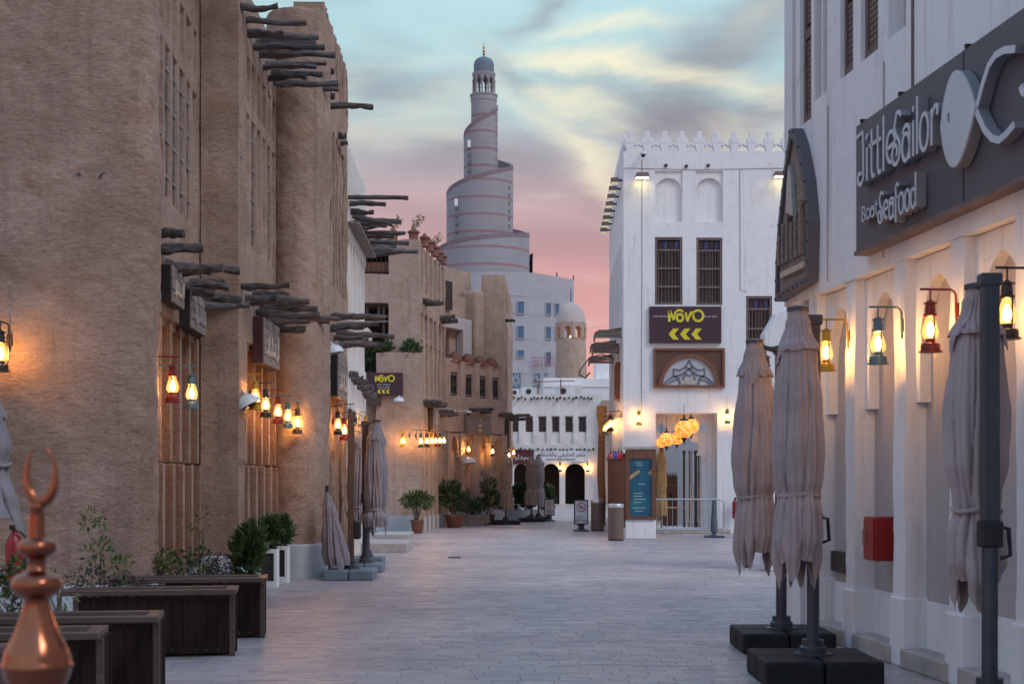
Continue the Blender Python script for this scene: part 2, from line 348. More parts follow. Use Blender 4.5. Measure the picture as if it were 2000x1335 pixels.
def field(name, L, z0, z1, rects, mat, parent, du=.13, dz=.2, amp=.012, wob=.012, e=.014, thick=.5, top=None, seed=0, fr=2.2, x0=0, y=0):
    """a plastered wall as one uneven sheet: niches (u0,u1,z0,z1,depth) sink into it, tops and ends fold back"""
    def lines(a, b, es, step):
        s = {round(a, 4), round(b, 4)}
        for t in es:
            for q in (t - e, t + e):
                if a < q < b: s.add(round(q, 4))
        s = sorted(s); out = [s[0]]
        for q in s[1:]:
            g = q - out[-1]
            if g < .004: continue
            k = max(1, math.ceil(g / step)); p = out[-1]
            out += [p + g * (i + 1) / k for i in range(k)]
        return out
    xs = lines(x0, x0 + L, [t for r in rects for t in r[:2]], du); zs = lines(z0, z1, [t for r in rects for t in r[2:4]], dz)
    nx, nzn = len(xs), len(zs); v = []
    def vert(x, z, d):
        w1 = nz(x * fr + seed, z * fr * .6, 1.3) + .5 * nz(x * fr * 3, z * fr * 2, seed + 5.1)
        w2 = nz(x * fr * .8 + seed, z * fr * .8, 7.7) + .5 * nz(x * fr * 3.3, z * fr * 3.3, seed + 2.2) + .35 * nz(x * fr * 6, z * fr * 9 + x * 3, seed)
        w3 = nz(x * fr + 3.3, z * fr + seed, 4.1)
        tz = z
        if top and z > z1 - .6: tz = z + (z - (z1 - .6)) / .6 * top(x)
        return (x + wob * w1, y + d + amp * w2, tz + wob * w3)
    for z in zs:
        for x in xs:
            d = 0
            for r in rects:
                if r[0] < x < r[1] and r[2] < z < r[3]: d = r[4]
            v.append(vert(x, z, d))
    f = [(j * nx + i, j * nx + i + 1, (j + 1) * nx + i + 1, (j + 1) * nx + i) for j in range(nzn - 1) for i in range(nx - 1)]
    m = MB(); o = len(v)
    for i in range(nx): p = v[(nzn - 1) * nx + i]; v.append((p[0], y + thick, p[2]))
    f += [((nzn - 1) * nx + i, (nzn - 1) * nx + i + 1, o + i + 1, o + i) for i in range(nx - 1)]
    for side in (0, nx - 1):
        o2 = len(v)
        for j in range(nzn): p = v[j * nx + side]; v.append((p[0], y + thick, p[2]))
        f += [((j * nx + side, (j + 1) * nx + side, o2 + j + 1, o2 + j) if side == 0 else (j * nx + side, o2 + j, o2 + j + 1, (j + 1) * nx + side)) for j in range(nzn - 1)]
    m.add(v, f)
    return m.build(name, mat, parent, smooth=42)
def chaikin(p, k=2):
    for _ in range(k):
        q = []
        for i in range(len(p)):
            a = Vector(p[i]); b = Vector(p[(i + 1) % len(p)])
            q += [a * .78 + b * .22, a * .22 + b * .78]
        p = q
    return [Vector(t) for t in p]
def resample(p, n):
    seg = [(p[(i + 1) % len(p)] - p[i]).length for i in range(len(p))]; T = sum(seg); out = []; i = 0; acc = 0
    for k in range(n):
        t = T * k / n
        while acc + seg[i] < t: acc += seg[i]; i += 1
        out.append(p[i].lerp(p[(i + 1) % len(p)], (t - acc) / seg[i]))
    return out
def pier(name, poly, z0, z1, mat, parent, n=80, dz=.12, amp=.02, batter=.0, ledges=(), seed=0, k=2, crown=0.0, rough=.009):
    """a battered mud pier: a rounded outline lofted upwards with lumps"""
    p = resample(chaikin(poly, k), n); c = sum(p, Vector((0, 0))) / n; rows = max(2, int((z1 - z0) / dz)); v = []
    for j in range(rows + 1):
        z = z0 + (z1 - z0) * j / rows
        for q in p:
            dr = (q - c).normalized(); off = -batter * (z - z0)
            for zl, s in ledges: off += s / (1 + math.exp(-(z - zl) / .012))
            zq = z + .35 * q.x + .35 * q.y
            off += amp * (nz(q.x * 1.3, q.y * 1.3 + seed, z * 1.1) + .4 * nz(q.x * 4, q.y * 4 + seed, zq * 5)) + rough * (.9 * nz(q.x * 7, q.y * 7, zq * 13 + seed) + .7 * (.5 - abs(nz(q.x * 9, q.y * 9 + seed, zq * 17))) + .5 * nz(q.x * 21, q.y * 21, zq * 32))
            if crown and j == rows: off -= crown
            t = q + dr * off; v.append((t.x, t.y, z + (.03 * nz(q.x * 3, q.y * 3, seed) if j == rows else 0)))
    f = [(j * n + i, j * n + (i + 1) % n, (j + 1) * n + (i + 1) % n, (j + 1) * n + i) for j in range(rows) for i in range(n)]
    f.append(tuple(rows * n + i for i in range(n)))
    return MB().add(v, f).build(name, mat, parent, smooth=60)
def panel(name, outline, holes, y0, y1, mat, parent, bevel=0, smooth=None):
    """flat slab in x,z with holes cut through, front at y0, back at y1"""
    cu = bpy.data.curves.new(name, 'CURVE'); cu.dimensions = '2D'; cu.fill_mode = 'BOTH'; cu.extrude = max((y1 - y0) / 2 - bevel, .0005)
    if bevel: cu.bevel_depth = bevel; cu.bevel_resolution = 1; cu.offset = -bevel
    for pl in [outline] + list(holes):
        sp = cu.splines.new('POLY'); sp.points.add(len(pl) - 1); sp.use_cyclic_u = True
        for q, (x, z) in zip(sp.points, pl): q.co = (x, z, 0, 1)
    ob = bpy.data.objects.new('tmp', cu); me = bpy.data.meshes.new_from_object(ob)
    bpy.data.objects.remove(ob); bpy.data.curves.remove(cu)
    ym = (y0 + y1) / 2
    for vv in me.vertices: x, y, z = vv.co; vv.co = (x, ym - z, y)
    me.name = name; me.materials.clear(); me.materials.append(mat)
    for p in me.polygons: p.use_smooth = False
    if smooth:
        me.polygons.foreach_set('use_smooth', [True] * len(me.polygons)); me.set_sharp_from_angle(angle=R(smooth))
    return put(name, me, parent)
def rect(x0, x1, z0, z1): return [(x0, z0), (x1, z0), (x1, z1), (x0, z1)]
def arch(x0, x1, z0, zs, h, kind='round', n=14):
    """arched outline: springing at zs, rise h"""
    c = (x0 + x1) / 2; w = (x1 - x0) / 2; p = [(x0, z0), (x1, z0)]
    for i in range(n + 1):
        t = i / n
        if kind == 'round': a = math.pi * t; p.append((c + w * math.cos(a), zs + h * math.sin(a)))
        else:
            s = 1 - 2 * t; q = abs(s)
            p.append((c + w * s, zs + h * (1 - q ** 1.7) ** (.85 if kind == 'point' else .5)))
    return p
def text_mesh(body, size, depth, mat, name='lettering', xs=1.0, align='CENTER'):
    cu = bpy.data.curves.new('txt', 'FONT'); cu.body = body; cu.size = size; cu.extrude = depth / 2; cu.align_x = align; cu.resolution_u = 3
    ob = bpy.data.objects.new('tmp', cu); me = bpy.data.meshes.new_from_object(ob)
    bpy.data.objects.remove(ob); bpy.data.curves.remove(cu)
    for vv in me.vertices: x, y, z = vv.co; vv.co = (x * xs, -z, y)
    me.name = name; me.materials.clear(); me.materials.append(mat); return me
# Arabic letters joined by hand: (isolated, final, initial, medial) presentation forms
AR = {'ا': 'ﺍﺎ', 'ب': 'ﺏﺐﺑﺒ', 'ت': 'ﺕﺖﺗﺘ', 'ج': 'ﺝﺞﺟﺠ', 'ح': 'ﺡﺢﺣﺤ', 'خ': 'ﺥﺦﺧﺨ', 'د': 'ﺩﺪ', 'ر': 'ﺭﺮ', 'ص': 'ﺹﺺﺻﺼ', 'ط': 'ﻁﻂﻃﻄ', 'ع': 'ﻉﻊﻋﻌ',
      'ف': 'ﻑﻒﻓﻔ', 'ق': 'ﻕﻖﻗﻘ', 'ل': 'ﻝﻞﻟﻠ', 'م': 'ﻡﻢﻣﻤ', 'ن': 'ﻥﻦﻧﻨ', 'ه': 'ﻩﻪﻫﻬ', 'و': 'ﻭﻮ', 'ي': 'ﻱﻲﻳﻴ', 'ة': 'ﺓﺔ', 'س': 'ﺱﺲﺳﺴ', 'ش': 'ﺵﺶﺷﺸ', 'ك': 'ﻙﻚﻛﻜ', 'ز': 'ﺯﺰ'}
def arabic(s):
    o = []
    for i, ch in enumerate(s):
        if ch not in AR: o.append(ch); continue
        p = i > 0 and s[i - 1] in AR and len(AR[s[i - 1]]) == 4
        q = i + 1 < len(s) and s[i + 1] in AR
        fm = AR[ch]
        if len(fm) == 2: o.append(fm[1] if p else fm[0])
        else: o.append(fm[3] if p and q else fm[1] if p else fm[2] if q else fm[0])
    return ''.join(reversed(o))
# ---------------------------------------------------------------- ground and paving
def build_ground():
    rnd = random.Random(3)
    m, nt, b = _nodes('street_stone')
    tc = nt.nodes.new('ShaderNodeTexCoord'); geo = nt.nodes.new('ShaderNodeNewGeometry'); vec = geo.outputs['Position']
    oi = nt.nodes.new('ShaderNodeObjectInfo'); at_ = nt.nodes.new('ShaderNodeAttribute'); at_.attribute_name = 'tint'
    rr = nt.nodes.new('ShaderNodeMath'); rr.operation = 'ADD'; nt.links.new(at_.outputs['Fac'], rr.inputs[0]); nt.links.new(oi.outputs['Random'], rr.inputs[1])
    fr = nt.nodes.new('ShaderNodeMath'); fr.operation = 'FRACT'; nt.links.new(rr.outputs[0], fr.inputs[0])
    c = _mix(nt, fr.outputs[0], (.345, .295, .29), (.47, .405, .39))
    c = _mix(nt, _range(nt, _noise(nt, vec, .55, 5, .6), .40, .62, 0, .8), c, (.275, .24, .25))
    c = _mix(nt, _range(nt, _noise(nt, vec, 9, 5, .65), .6, .78, 0, .6), c, (.43, .38, .35))
    mp = nt.nodes.new('ShaderNodeMapping'); mp.inputs['Scale'].default_value = (5, 9, 5); nt.links.new(vec, mp.inputs[0])
    c = _mix(nt, _range(nt, _noise(nt, mp.outputs[0], 2.6, 4, .55), .66, .72, 0, .8), c, (.78, .72, .68))
    nt.links.new(c, b.inputs['Base Color']); b.inputs['Specular IOR Level'].default_value = .5
    nt.links.new(_range(nt, _noise(nt, vec, 3, 5, .6), .3, .7, .30, .58), b.inputs['Roughness'])
    p = _bump(nt, b, _noise(nt, vec, 6, 5, .6), .5, .016)
    _bump(nt, b, _noise(nt, vec, 40, 4, .6), .35, .006, p)
    mg, nt, b = _nodes('sandy_ground')
    geo = nt.nodes.new('ShaderNodeNewGeometry')
    c = _mix(nt, _range(nt, _noise(nt, geo.outputs['Position'], 1.2, 6), .3, .7), (.29, .26, .265), (.35, .315, .315))
    nt.links.new(c, b.inputs['Base Color']); b.inputs['Roughness'].default_value = .9
    g = MB().add([(-900, -60, 0), (900, -60, 0), (900, 1600, 0), (-900, 1600, 0)], [(0, 1, 2, 3)]).build('ground', mg)
    g.location.z = -.012
    tag(g, 'pale worn stone paving of the souq street running to the horizon', 'ground', kind='structure')
    # one flagstone: a slab with eased upper edges, shared by all the single ones
    def slab(mb, x0, x1, y0, y1, z, tx, ty, e=.006):
        def h(x, y): return z + tx * (x - (x0 + x1) / 2) + ty * (y - (y0 + y1) / 2)
        b4 = [(x0, y0), (x1, y0), (x1, y1), (x0, y1)]; i4 = [(x0 + e, y0 + e), (x1 - e, y0 + e), (x1 - e, y1 - e), (x0 + e, y1 - e)]
        mb.add([(x, y, -.02) for x, y in b4] + [(x, y, h(x, y) - .0025) for x, y in b4] + [(x, y, h(x, y)) for x, y in i4],
               [(0, 1, 5, 4), (1, 2, 6, 5), (2, 3, 7, 6), (3, 0, 4, 7), (4, 5, 9, 8), (5, 6, 10, 9), (6, 7, 11, 10), (7, 4, 8, 11), (8, 9, 10, 11)])
    unit = MB(); slab(unit, -.5, .5, -.5, .5, .0, 0, 0, .012); ume = unit.mesh('paver', m)
    stuff = MB(); tints = []; y = 6.0; cnt = 0
    while y < 88:
        d = rnd.uniform(.11, .19) if y < 46 else rnd.uniform(.3, .42)
        hw = 4.6 if y < 30 else 6.5
        x = -hw + rnd.uniform(0, .4)
        while x < hw:
            w = rnd.uniform(.14, .38) if y < 46 else rnd.uniform(.6, 1.1)
            z = rnd.uniform(-.002, .002); tx = rnd.gauss(0, .005); ty = rnd.gauss(0, .012)
            cx, cy = x + w / 2, y + d / 2; gp = rnd.uniform(.0015, .004)
            vis = cy > 10.9 and abs(cx) < .36 * cy and cx > -2.45 and cx < 3.0
            if vis and cnt < 300:
                o = put('paver', ume, g, loc=(cx, cy, z + .012), rot=(math.atan(ty), -math.atan(tx), rnd.gauss(0, .004))); o.scale = (w - gp, d - gp, 1); cnt += 1
            else:
                slab(stuff, x + gp / 2, x + w - gp / 2, y + gp / 2, y + d - gp / 2, z + .012, tx, ty); tints += [rnd.random()] * 9
            x += w
        y += d
    me = stuff.mesh('paver_field', m)
    a = me.attributes.new('tint', 'FLOAT', 'FACE'); a.data.foreach_set('value', tints)
    o = put('paver_field', me, g); o['kind'] = 'stuff'
build_ground()

# ---------------------------------------------------------------- projecting palm-log beams (shared meshes)
def log_mesh(seed):
    v = []; n = 9; rows = 12; rd = random.Random(seed)
    cv = (rd.uniform(-.055, .055), rd.uniform(-.05, .05))
    for j in range(rows + 1):
        t = j / rows; y = .12 - 1.12 * t
        cx = cv[0] * math.sin(t * 3.0) + .012 * nz(seed, t * 6, 0); cz = cv[1] * math.sin(t * 2.6) + .012 * nz(seed, t * 6, 9)
        r = .06 * (1.15 - .35 * t + .3 * nz(seed * 3.1, t * 6, 2))
        for i in range(n):
            a = 2 * math.pi * i / n; q = r * (1 + .42 * nz(seed + math.cos(a), math.sin(a) * 1.5, t * 4))
            v.append((cx + q * math.cos(a), y + (.03 * nz(a, seed, 3) if j == rows else 0), cz + q * math.sin(a)))
    f = [(j * n + i, (j + 1) * n + i, (j + 1) * n + (i + 1) % n, j * n + (i + 1) % n) for j in range(rows) for i in range(n)]
    f += [tuple(range(n)), tuple(rows * n + i for i in range(n - 1, -1, -1))]
    return MB().add(v, f).mesh('beam', M_log, 50)
LOGS = [log_mesh(i + 1) for i in range(8)]
LR = random.Random(11)
def beam(parent, u, z, L, r=.06, y=0, yaw=0, pitch=0):
    o = put('beam', LR.choice(LOGS), parent, loc=(u, y, z), rot=(pitch + LR.gauss(0, .05), LR.choice((0, 1.6, 3.1)), yaw + LR.gauss(0, .09)))
    o.scale = (r / .06 * LR.uniform(.85, 1.15), L, r / .06 * LR.uniform(.85, 1.15)); return o
def slit_window(parent, u0, u1, z0, z1, y, bars=4, mat_bar=None):
    """dark pane deep in a slit with pale cross bars"""
    w = MB().box(u0 + .01, u1 - .01, y - .02, y + .01, z0 + .01, z1 - .01).build('window', M_glass, parent)
    for i in range(bars):
        z = z0 + (z1 - z0) * (i + .5) / bars
        MB().box(u0 + .005, u1 - .005, y - .05, y - .022, z - .018, z + .018).build('bar', mat_bar or M_gwood, w)
    MB().box((u0 + u1) / 2 - .012, (u0 + u1) / 2 + .012, y - .048, y - .023, z0 + .01, z1 - .01).build('mullion', mat_bar or M_gwood, w)
    return w
# ---------------------------------------------------------------- near mud building on the left
def left_building():
    fr1 = Frame((-3.885, 14.6), (-4.17, 19.05)); fr2 = Frame((-3.645, 18.95), (-3.71, 23.0)); fr3 = Frame((-3.05, 23.1), (-3.135, 27.1))
    T = thing('mud_brick_building', 'tall brown mud-plastered building with piers, slit windows and projecting log beams', 'building', (-4, 14, 0))
    inv = Matrix.Translation((4, -14, 0))
    def sub(fr, name):          # a facade section: the wall mesh is placed along its own line
        return fr
    def place(o, fr):
        o.location = (fr.A.x + 4, fr.A.y - 14, 0); o.rotation_euler = (0, 0, fr.ang)
    big = pier('pier', [(-3.6, -.1), (.1, -.12), (.42, -.02), (.46, .3), (.25, 1.0), (-.02, 2.2), (-3.6, 2.2)], .0, 9.4, M_mud, T, n=460, dz=.03, amp=.045, batter=.0, seed=3, k=4, rough=.011)
    big['label'] = 'broad rough-plastered corner pier'
    MB().add(*ring_plinth([(-3.7, -.16), (.14, -.18), (.48, -.06), (.53, .3), (.3, 1.0), (.02, 2.0), (-3.7, 2.0)], .54)).build('plinth', M_plinth, T, smooth=50)
    pier('pier', [(-.75, 5.05), (.24, 5.0), (.335, 5.05), (.335, 5.7), (-.75, 5.7)], 0, 9.0, M_mud, T, n=150, dz=.035, amp=.035, ledges=((1.78, .03),), seed=8, k=3)
    MB().add(*ring_plinth([(-.95, 4.9), (.33, 4.86), (.43, 4.94), (.43, 5.8), (-.95, 5.8)], .54)).build('plinth', M_plinth, T, smooth=50)
    el = [(.56 + .49 * math.cos(a), 8.95 + .74 * math.sin(a)) for a in [2 * math.pi * i / 24 for i in range(24)]]
    pier('pier', el, 0, 8.95, M_mud, T, n=190, dz=.03, amp=.035, batter=-.002, seed=21, k=2, crown=.06)
    el2 = [(.56 + .53 * math.cos(a), 8.95 + .78 * math.sin(a)) for a in [2 * math.pi * i / 24 for i in range(24)]]
    MB().add(*ring_plinth(el2, .54)).build('plinth', M_plinth, T, smooth=50)
    MB().box(.02, .5, 9.1, 9.9, 8.4, 9.12).build('parapet_block', M_mud, T, bevel=.03)
    # wall between the first two piers
    def wall(fr, L, top, wins, seed, low=True, pitch=.5, off=.1, dark=()):
        rects = []; ws = []
        k = 0; u = off
        while u + .3 < L:
            rects += [(u, u + .30, 6.8, 7.4, .085), (u, u + .30, 4.83, 6.6, .055)]
            ws.append((u, k)); u += pitch; k += 1
        lows = []
        if low:
            rects.append((0, L, -.1, 3.45, .06)); u = off - .05
            while u < L - .1:
                a_, b_ = u, min(u + .86, L); lows.append((a_, b_)); u += 1.0
                pass
            rects += [(0, L, -.1, 1.75, .16), (0, L, 1.75, 3.35, .22)]
        o = field('wall', L, 0, top, rects, M_mud, T, seed=seed, amp=.011, wob=.02, fr=3.0, du=.06, dz=.08); place(o, fr)
        for u, k in ws:
            if k in dark: slit_window(o, u + .03, u + .285, 4.88, 6.54, .05, 4)
        # posts: darker red colour stands for shaded sides, pale strips for lit faces
        if low:
            u = off + .62
            while u < L - .05:
                MB().box(u - .13, u, -.005, .2, .5, 1.74).build('post', M_mud3, o, bevel=.015); MB().box(u - .13, u, .03, .26, 1.76, 3.4).build('post', M_mud3, o, bevel=.015)
                MB().box(u - .115, u - .012, -.035, -.004, .5, 1.75).build('post_edge', M_mud, o, bevel=.012); MB().box(u - .115, u - .012, -.0, .031, 1.77, 3.42).build('post_edge', M_mud, o, bevel=.012)
                u += .68
        return o
    w1 = wall(fr1, fr1.L, 9.1, 0, 2.0, dark=(2, 3, 4, 5, 6), off=.33)
    w2 = wall(fr2, fr2.L, 8.3, 0, 5.0, dark=(0, 2, 5, 7), pitch=.48)
    rects = []
    for i in range(7):
        u = .15 + i * .55; rects += [(u, u + .33, 4.9, 7.5, .2), (u - .05, u + .4, -.1, 3.4, .22), (u + .2, u + .42, 8.4, 9.6, .4)]
    w3 = field('wall', fr3.L, 0, 9.3, rects, M_mud, T, seed=9, amp=.03, wob=.03, fr=3.0, du=.07, dz=.1); place(w3, fr3)
    # second-level and roof-level log rows; lengths read off the beams one by one
    row = LR
    for i, (L, z) in enumerate([(.42, 4.42), (.62, 4.3), (.85, 4.2), (.62, 4.12), (1.0, 4.22), (.55, 4.05), (.72, 4.1), (.6, 4.18), (.95, 4.0), (.75, 4.08)]):
        beam(w1, 1.2 + i * .33, z - .14, L * .76, .058, 0, yaw=.05)
    for i, (L, z) in enumerate([(.75, 4.22), (.5, 4.12), (.98, 4.08), (.6, 4.2), (1.05, 4.02), (.8, 4.12), (1.0, 4.0), (.9, 4.15), (.72, 3.98), (1.2, 4.08), (.55, 4.0), (.95, 4.1)]):
        beam(w2, .2 + i * .31, z - .06, L * .86, .052)
    for i, (L, z) in enumerate([(.5, 7.92), (.85, 7.82), (.5, 7.72), (.95, 7.78), (1.0, 7.68), (.85, 7.8), (1.1, 7.72), (.8, 7.62), (.9, 7.75), (.6, 7.6), (.8, 7.74), (1.0, 7.7), (.5, 7.8), (.95, 7.66)]):
        beam(w2, .12 + i * .27, z, L, .052)
    for i, L in enumerate([.9, .7, .95]): beam(w1, 3.4 + i * .3, 8.15, L, .06)
    for i, (L, z) in enumerate([(1.15, 4.2), (.7, 4.05), (.95, 4.12), (.6, 4.0), (1.2, 4.08), (.8, 3.95), (.6, 4.1), (.9, 4.0)]): beam(w3, .25 + i * .4, z, L * .85, .052)
    beam(w3, .6, 7.75, .75, .05)
    for u, z in ((.15, 8.2), (.2, 7.95), (.35, 7.9), (2.3, 7.7), (2.6, 7.6)): beam(w3, u, z, .14, .055)
    for x, z in ((.1, 5.1), (.33, 5.06)):    # sawn stubs on the broad pier
        o = beam(big, x - .35, z - .55, .12, .05, .02)
    MB().box(.8, .9, -.05, .1, 4.3, 4.95).build('iron_strap', M_black, w1)
    return fr1, fr2, fr3
def ring_plinth(poly, h, k=2, n=60):
    p = resample(chaikin(poly, k), n); v = [(q.x, q.y, 0) for q in p] + [(q.x, q.y, h - .02) for q in p]
    c = sum(p, Vector((0, 0))) / n
    v += [tuple((q + (c - q).normalized() * .03).to_tuple()) + (h,) for q in p]
    f = [(j * n + i, j * n + (i + 1) % n, (j + 1) * n + (i + 1) % n, (j + 1) * n + i) for j in range(2) for i in range(n)] + [tuple(2 * n + i for i in range(n))]
    return v, f
fr1, fr2, fr3 = left_building()

# ---------------------------------------------------------------- white house beyond it
fr4 = Frame((-3.14, 27.15), (-3.22, 31.4))
def white_house():
    T = thing('limewashed_house', 'narrow whitewashed house with log eaves between the mud buildings', 'building', fr4.loc(), fr4.ang)
    rects = []
    for i in range(8):
        u = .12 + i * .54
        rects += [(u, u + .34, 6.95, 8.3, .25), (u, u + .36, 3.9, 6.2, .16), (u, u + .36, -.1, 2.9, .14)]
    w = field('wall', fr4.L, 0, 7.95, rects, M_cream, T, seed=4, amp=.012, wob=.012)
    for i in range(8):
        u = .12 + i * .54
        MB().box(u - .17, u - .01, -.16, .05, 4.55, 4.75).build('corbel', M_cream, T, bevel=.01)
    MB().box(0, fr4.L, -.22, .02, 6.42, 6.47).build('eaves_board', M_gwood, T)
    for i, (L, z) in enumerate([(1.15, 6.95), (.7, 6.88), (.45, 6.8), (.8, 6.75), (.55, 6.66), (.95, 6.72), (.75, 6.8), (1.0, 6.62), (.6, 6.7), (.85, 6.58), (.7, 6.68), (1.0, 6.55), (.6, 6.6), (.9, 6.52), (.7, 6.6), (1.15, 6.45)]):
        beam(T, .15 + i * .265, z, L, .052)
    for i in range(9): beam(T, .3 + i * .42, 3.55 - .02 * i, .18 + .06 * (i % 3), .06)
white_house()

# ---------------------------------------------------------------- sandy corner house with the roof pots
frB = Frame((-6.2, 41.0), (-2.66, 41.0)); frB2 = Frame((-2.66, 41.0), (-2.15, 45.8))
def railing(parent, x0, x1, y, z0, z1, n, mat=None):
    mat = mat or M_iron
    o = MB().box(x0, x1, y - .015, y + .015, z1 - .03, z1).box(x0, x1, y - .012, y + .012, z0, z0 + .025).build('railing', mat, parent)
    for i in range(n):
        x = x0 + (x1 - x0) * (i + .5) / n
        MB().box(x - .008, x + .008, y - .008, y + .008, z0 + .025, z1 - .03).build('baluster', mat, o)
    return o
def room(parent, x0, x1, y0, y1, z0, z1, mat, name='interior'):
    t = .04
    return MB().box(x0 - t, x1 + t, y1, y1 + t, z0, z1).box(x0 - t, x0, y0, y1, z0, z1).box(x1, x1 + t, y0, y1, z0, z1).box(x0 - t, x1 + t, y0, y1, z0 - t, z0).box(x0 - t, x1 + t, y0, y1, z1, z1 + t).build(name, mat, parent)
def leaf_cloud(name, parent, mat, spots, n, size, seed, loc=None, droop=.3):
    """spots: (centre, radii); n leaves of a pointed oval shape scattered through the volumes"""
    rd = random.Random(seed); m = MB()
    for _ in range(n):
        c, r = rd.choice(spots)
        while True:
            p = Vector((rd.uniform(-1, 1), rd.uniform(-1, 1), rd.uniform(-1, 1)))
            if .25 < p.length < 1: break
        q = Vector(c) + Vector((p.x * r[0], p.y * r[1], p.z * r[2]))
        d = (p + Vector((rd.gauss(0, .5), rd.gauss(0, .5), rd.gauss(.2, .5) - droop))).normalized()
        s = d.cross(Vector((rd.gauss(0, 1), rd.gauss(0, 1), rd.gauss(0, 1))))
        if s.length < .01: continue
        s.normalize(); L = size * rd.uniform(.7, 1.35); w = L * .22; up = s.cross(d) * L * .08
        m.add([q, q + d * L * .45 + s * w + up, q + d * L, q + d * L * .45 - s * w + up], [(0, 1, 2), (0, 2, 3)])
    return m.build(name, mat, parent, loc=loc)
def house_b():
    T = thing('sandy_corner_house', 'three-storey sandy mud house with terracotta pots along its roof edge', 'building', frB.loc(), 0)
    L = frB.L; o1 = lambda px: frB.uz(px, 0)[0]
    x0, x1 = 1.6, 2.62
    # front wall: field sheet with three openings, dark rooms behind
    rects = [(x0 - .3, x1, 7.45, 8.25, 1.2), (x0 - .3, x1, 4.6, 6.6, 1.4), (x0 + .1, x1 - .05, .5, 3.6, .06)]
    w = field('wall', L, 0, 8.42, rects, M_mud2, T, seed=14, amp=.035, wob=.03, fr=2.0, thick=3.5, top=lambda x: .08 * nz(x * 2, 3, 0))
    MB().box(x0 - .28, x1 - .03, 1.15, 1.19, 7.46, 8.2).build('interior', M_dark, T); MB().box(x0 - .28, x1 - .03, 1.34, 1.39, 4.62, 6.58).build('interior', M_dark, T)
    railing(T, x0 - .3, x1, .05, 7.5, 8.05, 10, M_iron); MB().box(x0 - .3, x1, .08, .13, 7.48, 7.78).build('balcony_board', M_mwood, T)
    railing(T, x0 - .3, x1, .05, 4.62, 5.0, 9, M_iron)
    for z in (6.2, 6.05): MB().tube([(x0 - .3, .1, z), (x1, .1, z + .02)], .03, 6).build('rail', M_gwood, T)
    rd = random.Random(4)
    for i in range(5):
        x = rd.uniform(x0, x1 - .1); h = rd.uniform(.3, .9)
        MB().box(x, x + .08, .15, .18, 6.5 - h, 6.5).build('hanging_strip', M_dwood, T)
    # a lower block standing proud of the corner, its top planted
    lb = field('lower_block', 1.3, 0, 5.15, [], M_mud2, T, seed=31, amp=.03, wob=.03, x0=2.3, y=-.22, thick=.3, top=lambda x: .06 * nz(x * 4, 1, 0))
    MB().box(2.28, L + .02, -.27, -.2, 0, .48).build('plinth', M_plinth, T, bevel=.01); MB().box(0, 2.28, -.06, .02, 0, .48).build('plinth', M_plinth, T)
    # side wall
    S = field('wall', frB2.L, 0, 8.3, [r for i in range(6) for r in ((.18 + i * .8, .6 + i * .8, 7.0, 8.6, .3), (.18 + i * .8, .62 + i * .8, 5.6, 6.35, .3), (.18 + i * .8, .62 + i * .8, 4.0, 5.55, .22), (.15 + i * .8, .62 + i * .8, -.1, 2.55, .2))],
              M_mud2, T, seed=17, amp=.03, wob=.03, fr=2.0, thick=.8)
    S.location = (L, 0, 0); S.rotation_euler = (0, 0, frB2.ang)
    for i in (1, 2, 4): slit_window(S, .3 + i * .8, .5 + i * .8, 4.05, 5.0, .22, 2)
    for i in (0, 1): MB().box(.24 + i * .8, .55 + i * .8, .26, .3, 7.1, 8.2).build('window', M_dark, S)
    for i in range(7): MB().box(.02 + i * .8 - .16, .02 + i * .8 + .14, -.04, .02, 0, .42).build('plinth', M_plinth, S, bevel=.01) if 0 < i < 6 else None
    for u, z, Ln in ((.6, 6.75, .5), (.9, 6.72, .55), (1.2, 6.7, .4), (3.6, 6.55, .5), (3.9, 6.5, .55), (.6, 3.75, .55), (.9, 3.72, .65), (1.3, 3.7, .6), (3.3, 3.6, .5), (3.7, 3.55, .6), (4.1, 3.6, .5)): beam(S, u, z, Ln, .07)
    # roof pots
    for i, (x, y, s, pl) in enumerate([(2.75, .25, 1.0, 1), (3.35, .2, 1.0, 1), (3.62, 1.0, .9, 0), (3.72, 1.9, .9, 0), (3.82, 2.8, .9, 1), (3.92, 3.7, .8, 0), (4.0, 4.4, .8, 0)]):
        p = thing('roof_pot', 'small terracotta roof pot holding a leafy sprig' if pl else 'small domed terracotta roof pot without a plant', 'pot', frB.loc() + Vector((x, y, 8.36)), 0, 'pots along the roof of the sandy corner house', s)
        MB().lathe([(.16, 0), (.17, .02), (.13, .06), (.14, .26), (.18, .28), (.18, .33), (.1, .36), (.06, .42), (.03, .46)], 12).build('pot_body', M_terra, p, smooth=50)
        if pl:
            MB().tube([(0, 0, .4), (.1, 0, .55), (.14, .02, .7)], .012, 5).build('stem', M_stem, p)
            leaf_cloud('foliage', p, M_leafy, [((.16, 0, .66), (.14, .1, .12)), ((.05, 0, .55), (.12, .08, .08))], 60, .09, i)
    for i, x in enumerate((2.55, 3.3)):
        p = thing('ledge_plant', 'spiky plant growing on the ledge of the sandy house' , 'plant', frB.loc() + Vector((x, -.1, 5.14)), 0, 'ledge plants on the sandy house')
        leaf_cloud('foliage', p, M_leaf, [((0, 0, .12), (.2, .1, .16))], 90, .2, 50 + i, droop=-.6)
    p = thing('balcony_plant', 'bushy green plant behind the middle balcony railing of the sandy house', 'plant', frB.loc() + Vector((2.05, .35, 4.6)))
    leaf_cloud('foliage', p, M_leaf, [((0, 0, .5), (.5, .25, .3)), ((-.2, 0, .35), (.3, .2, .3))], 500, .14, 61); MB().tube([(0, 0, 0), (0, 0, .4)], .03, 6).build('stem', M_stem, p)
house_b()

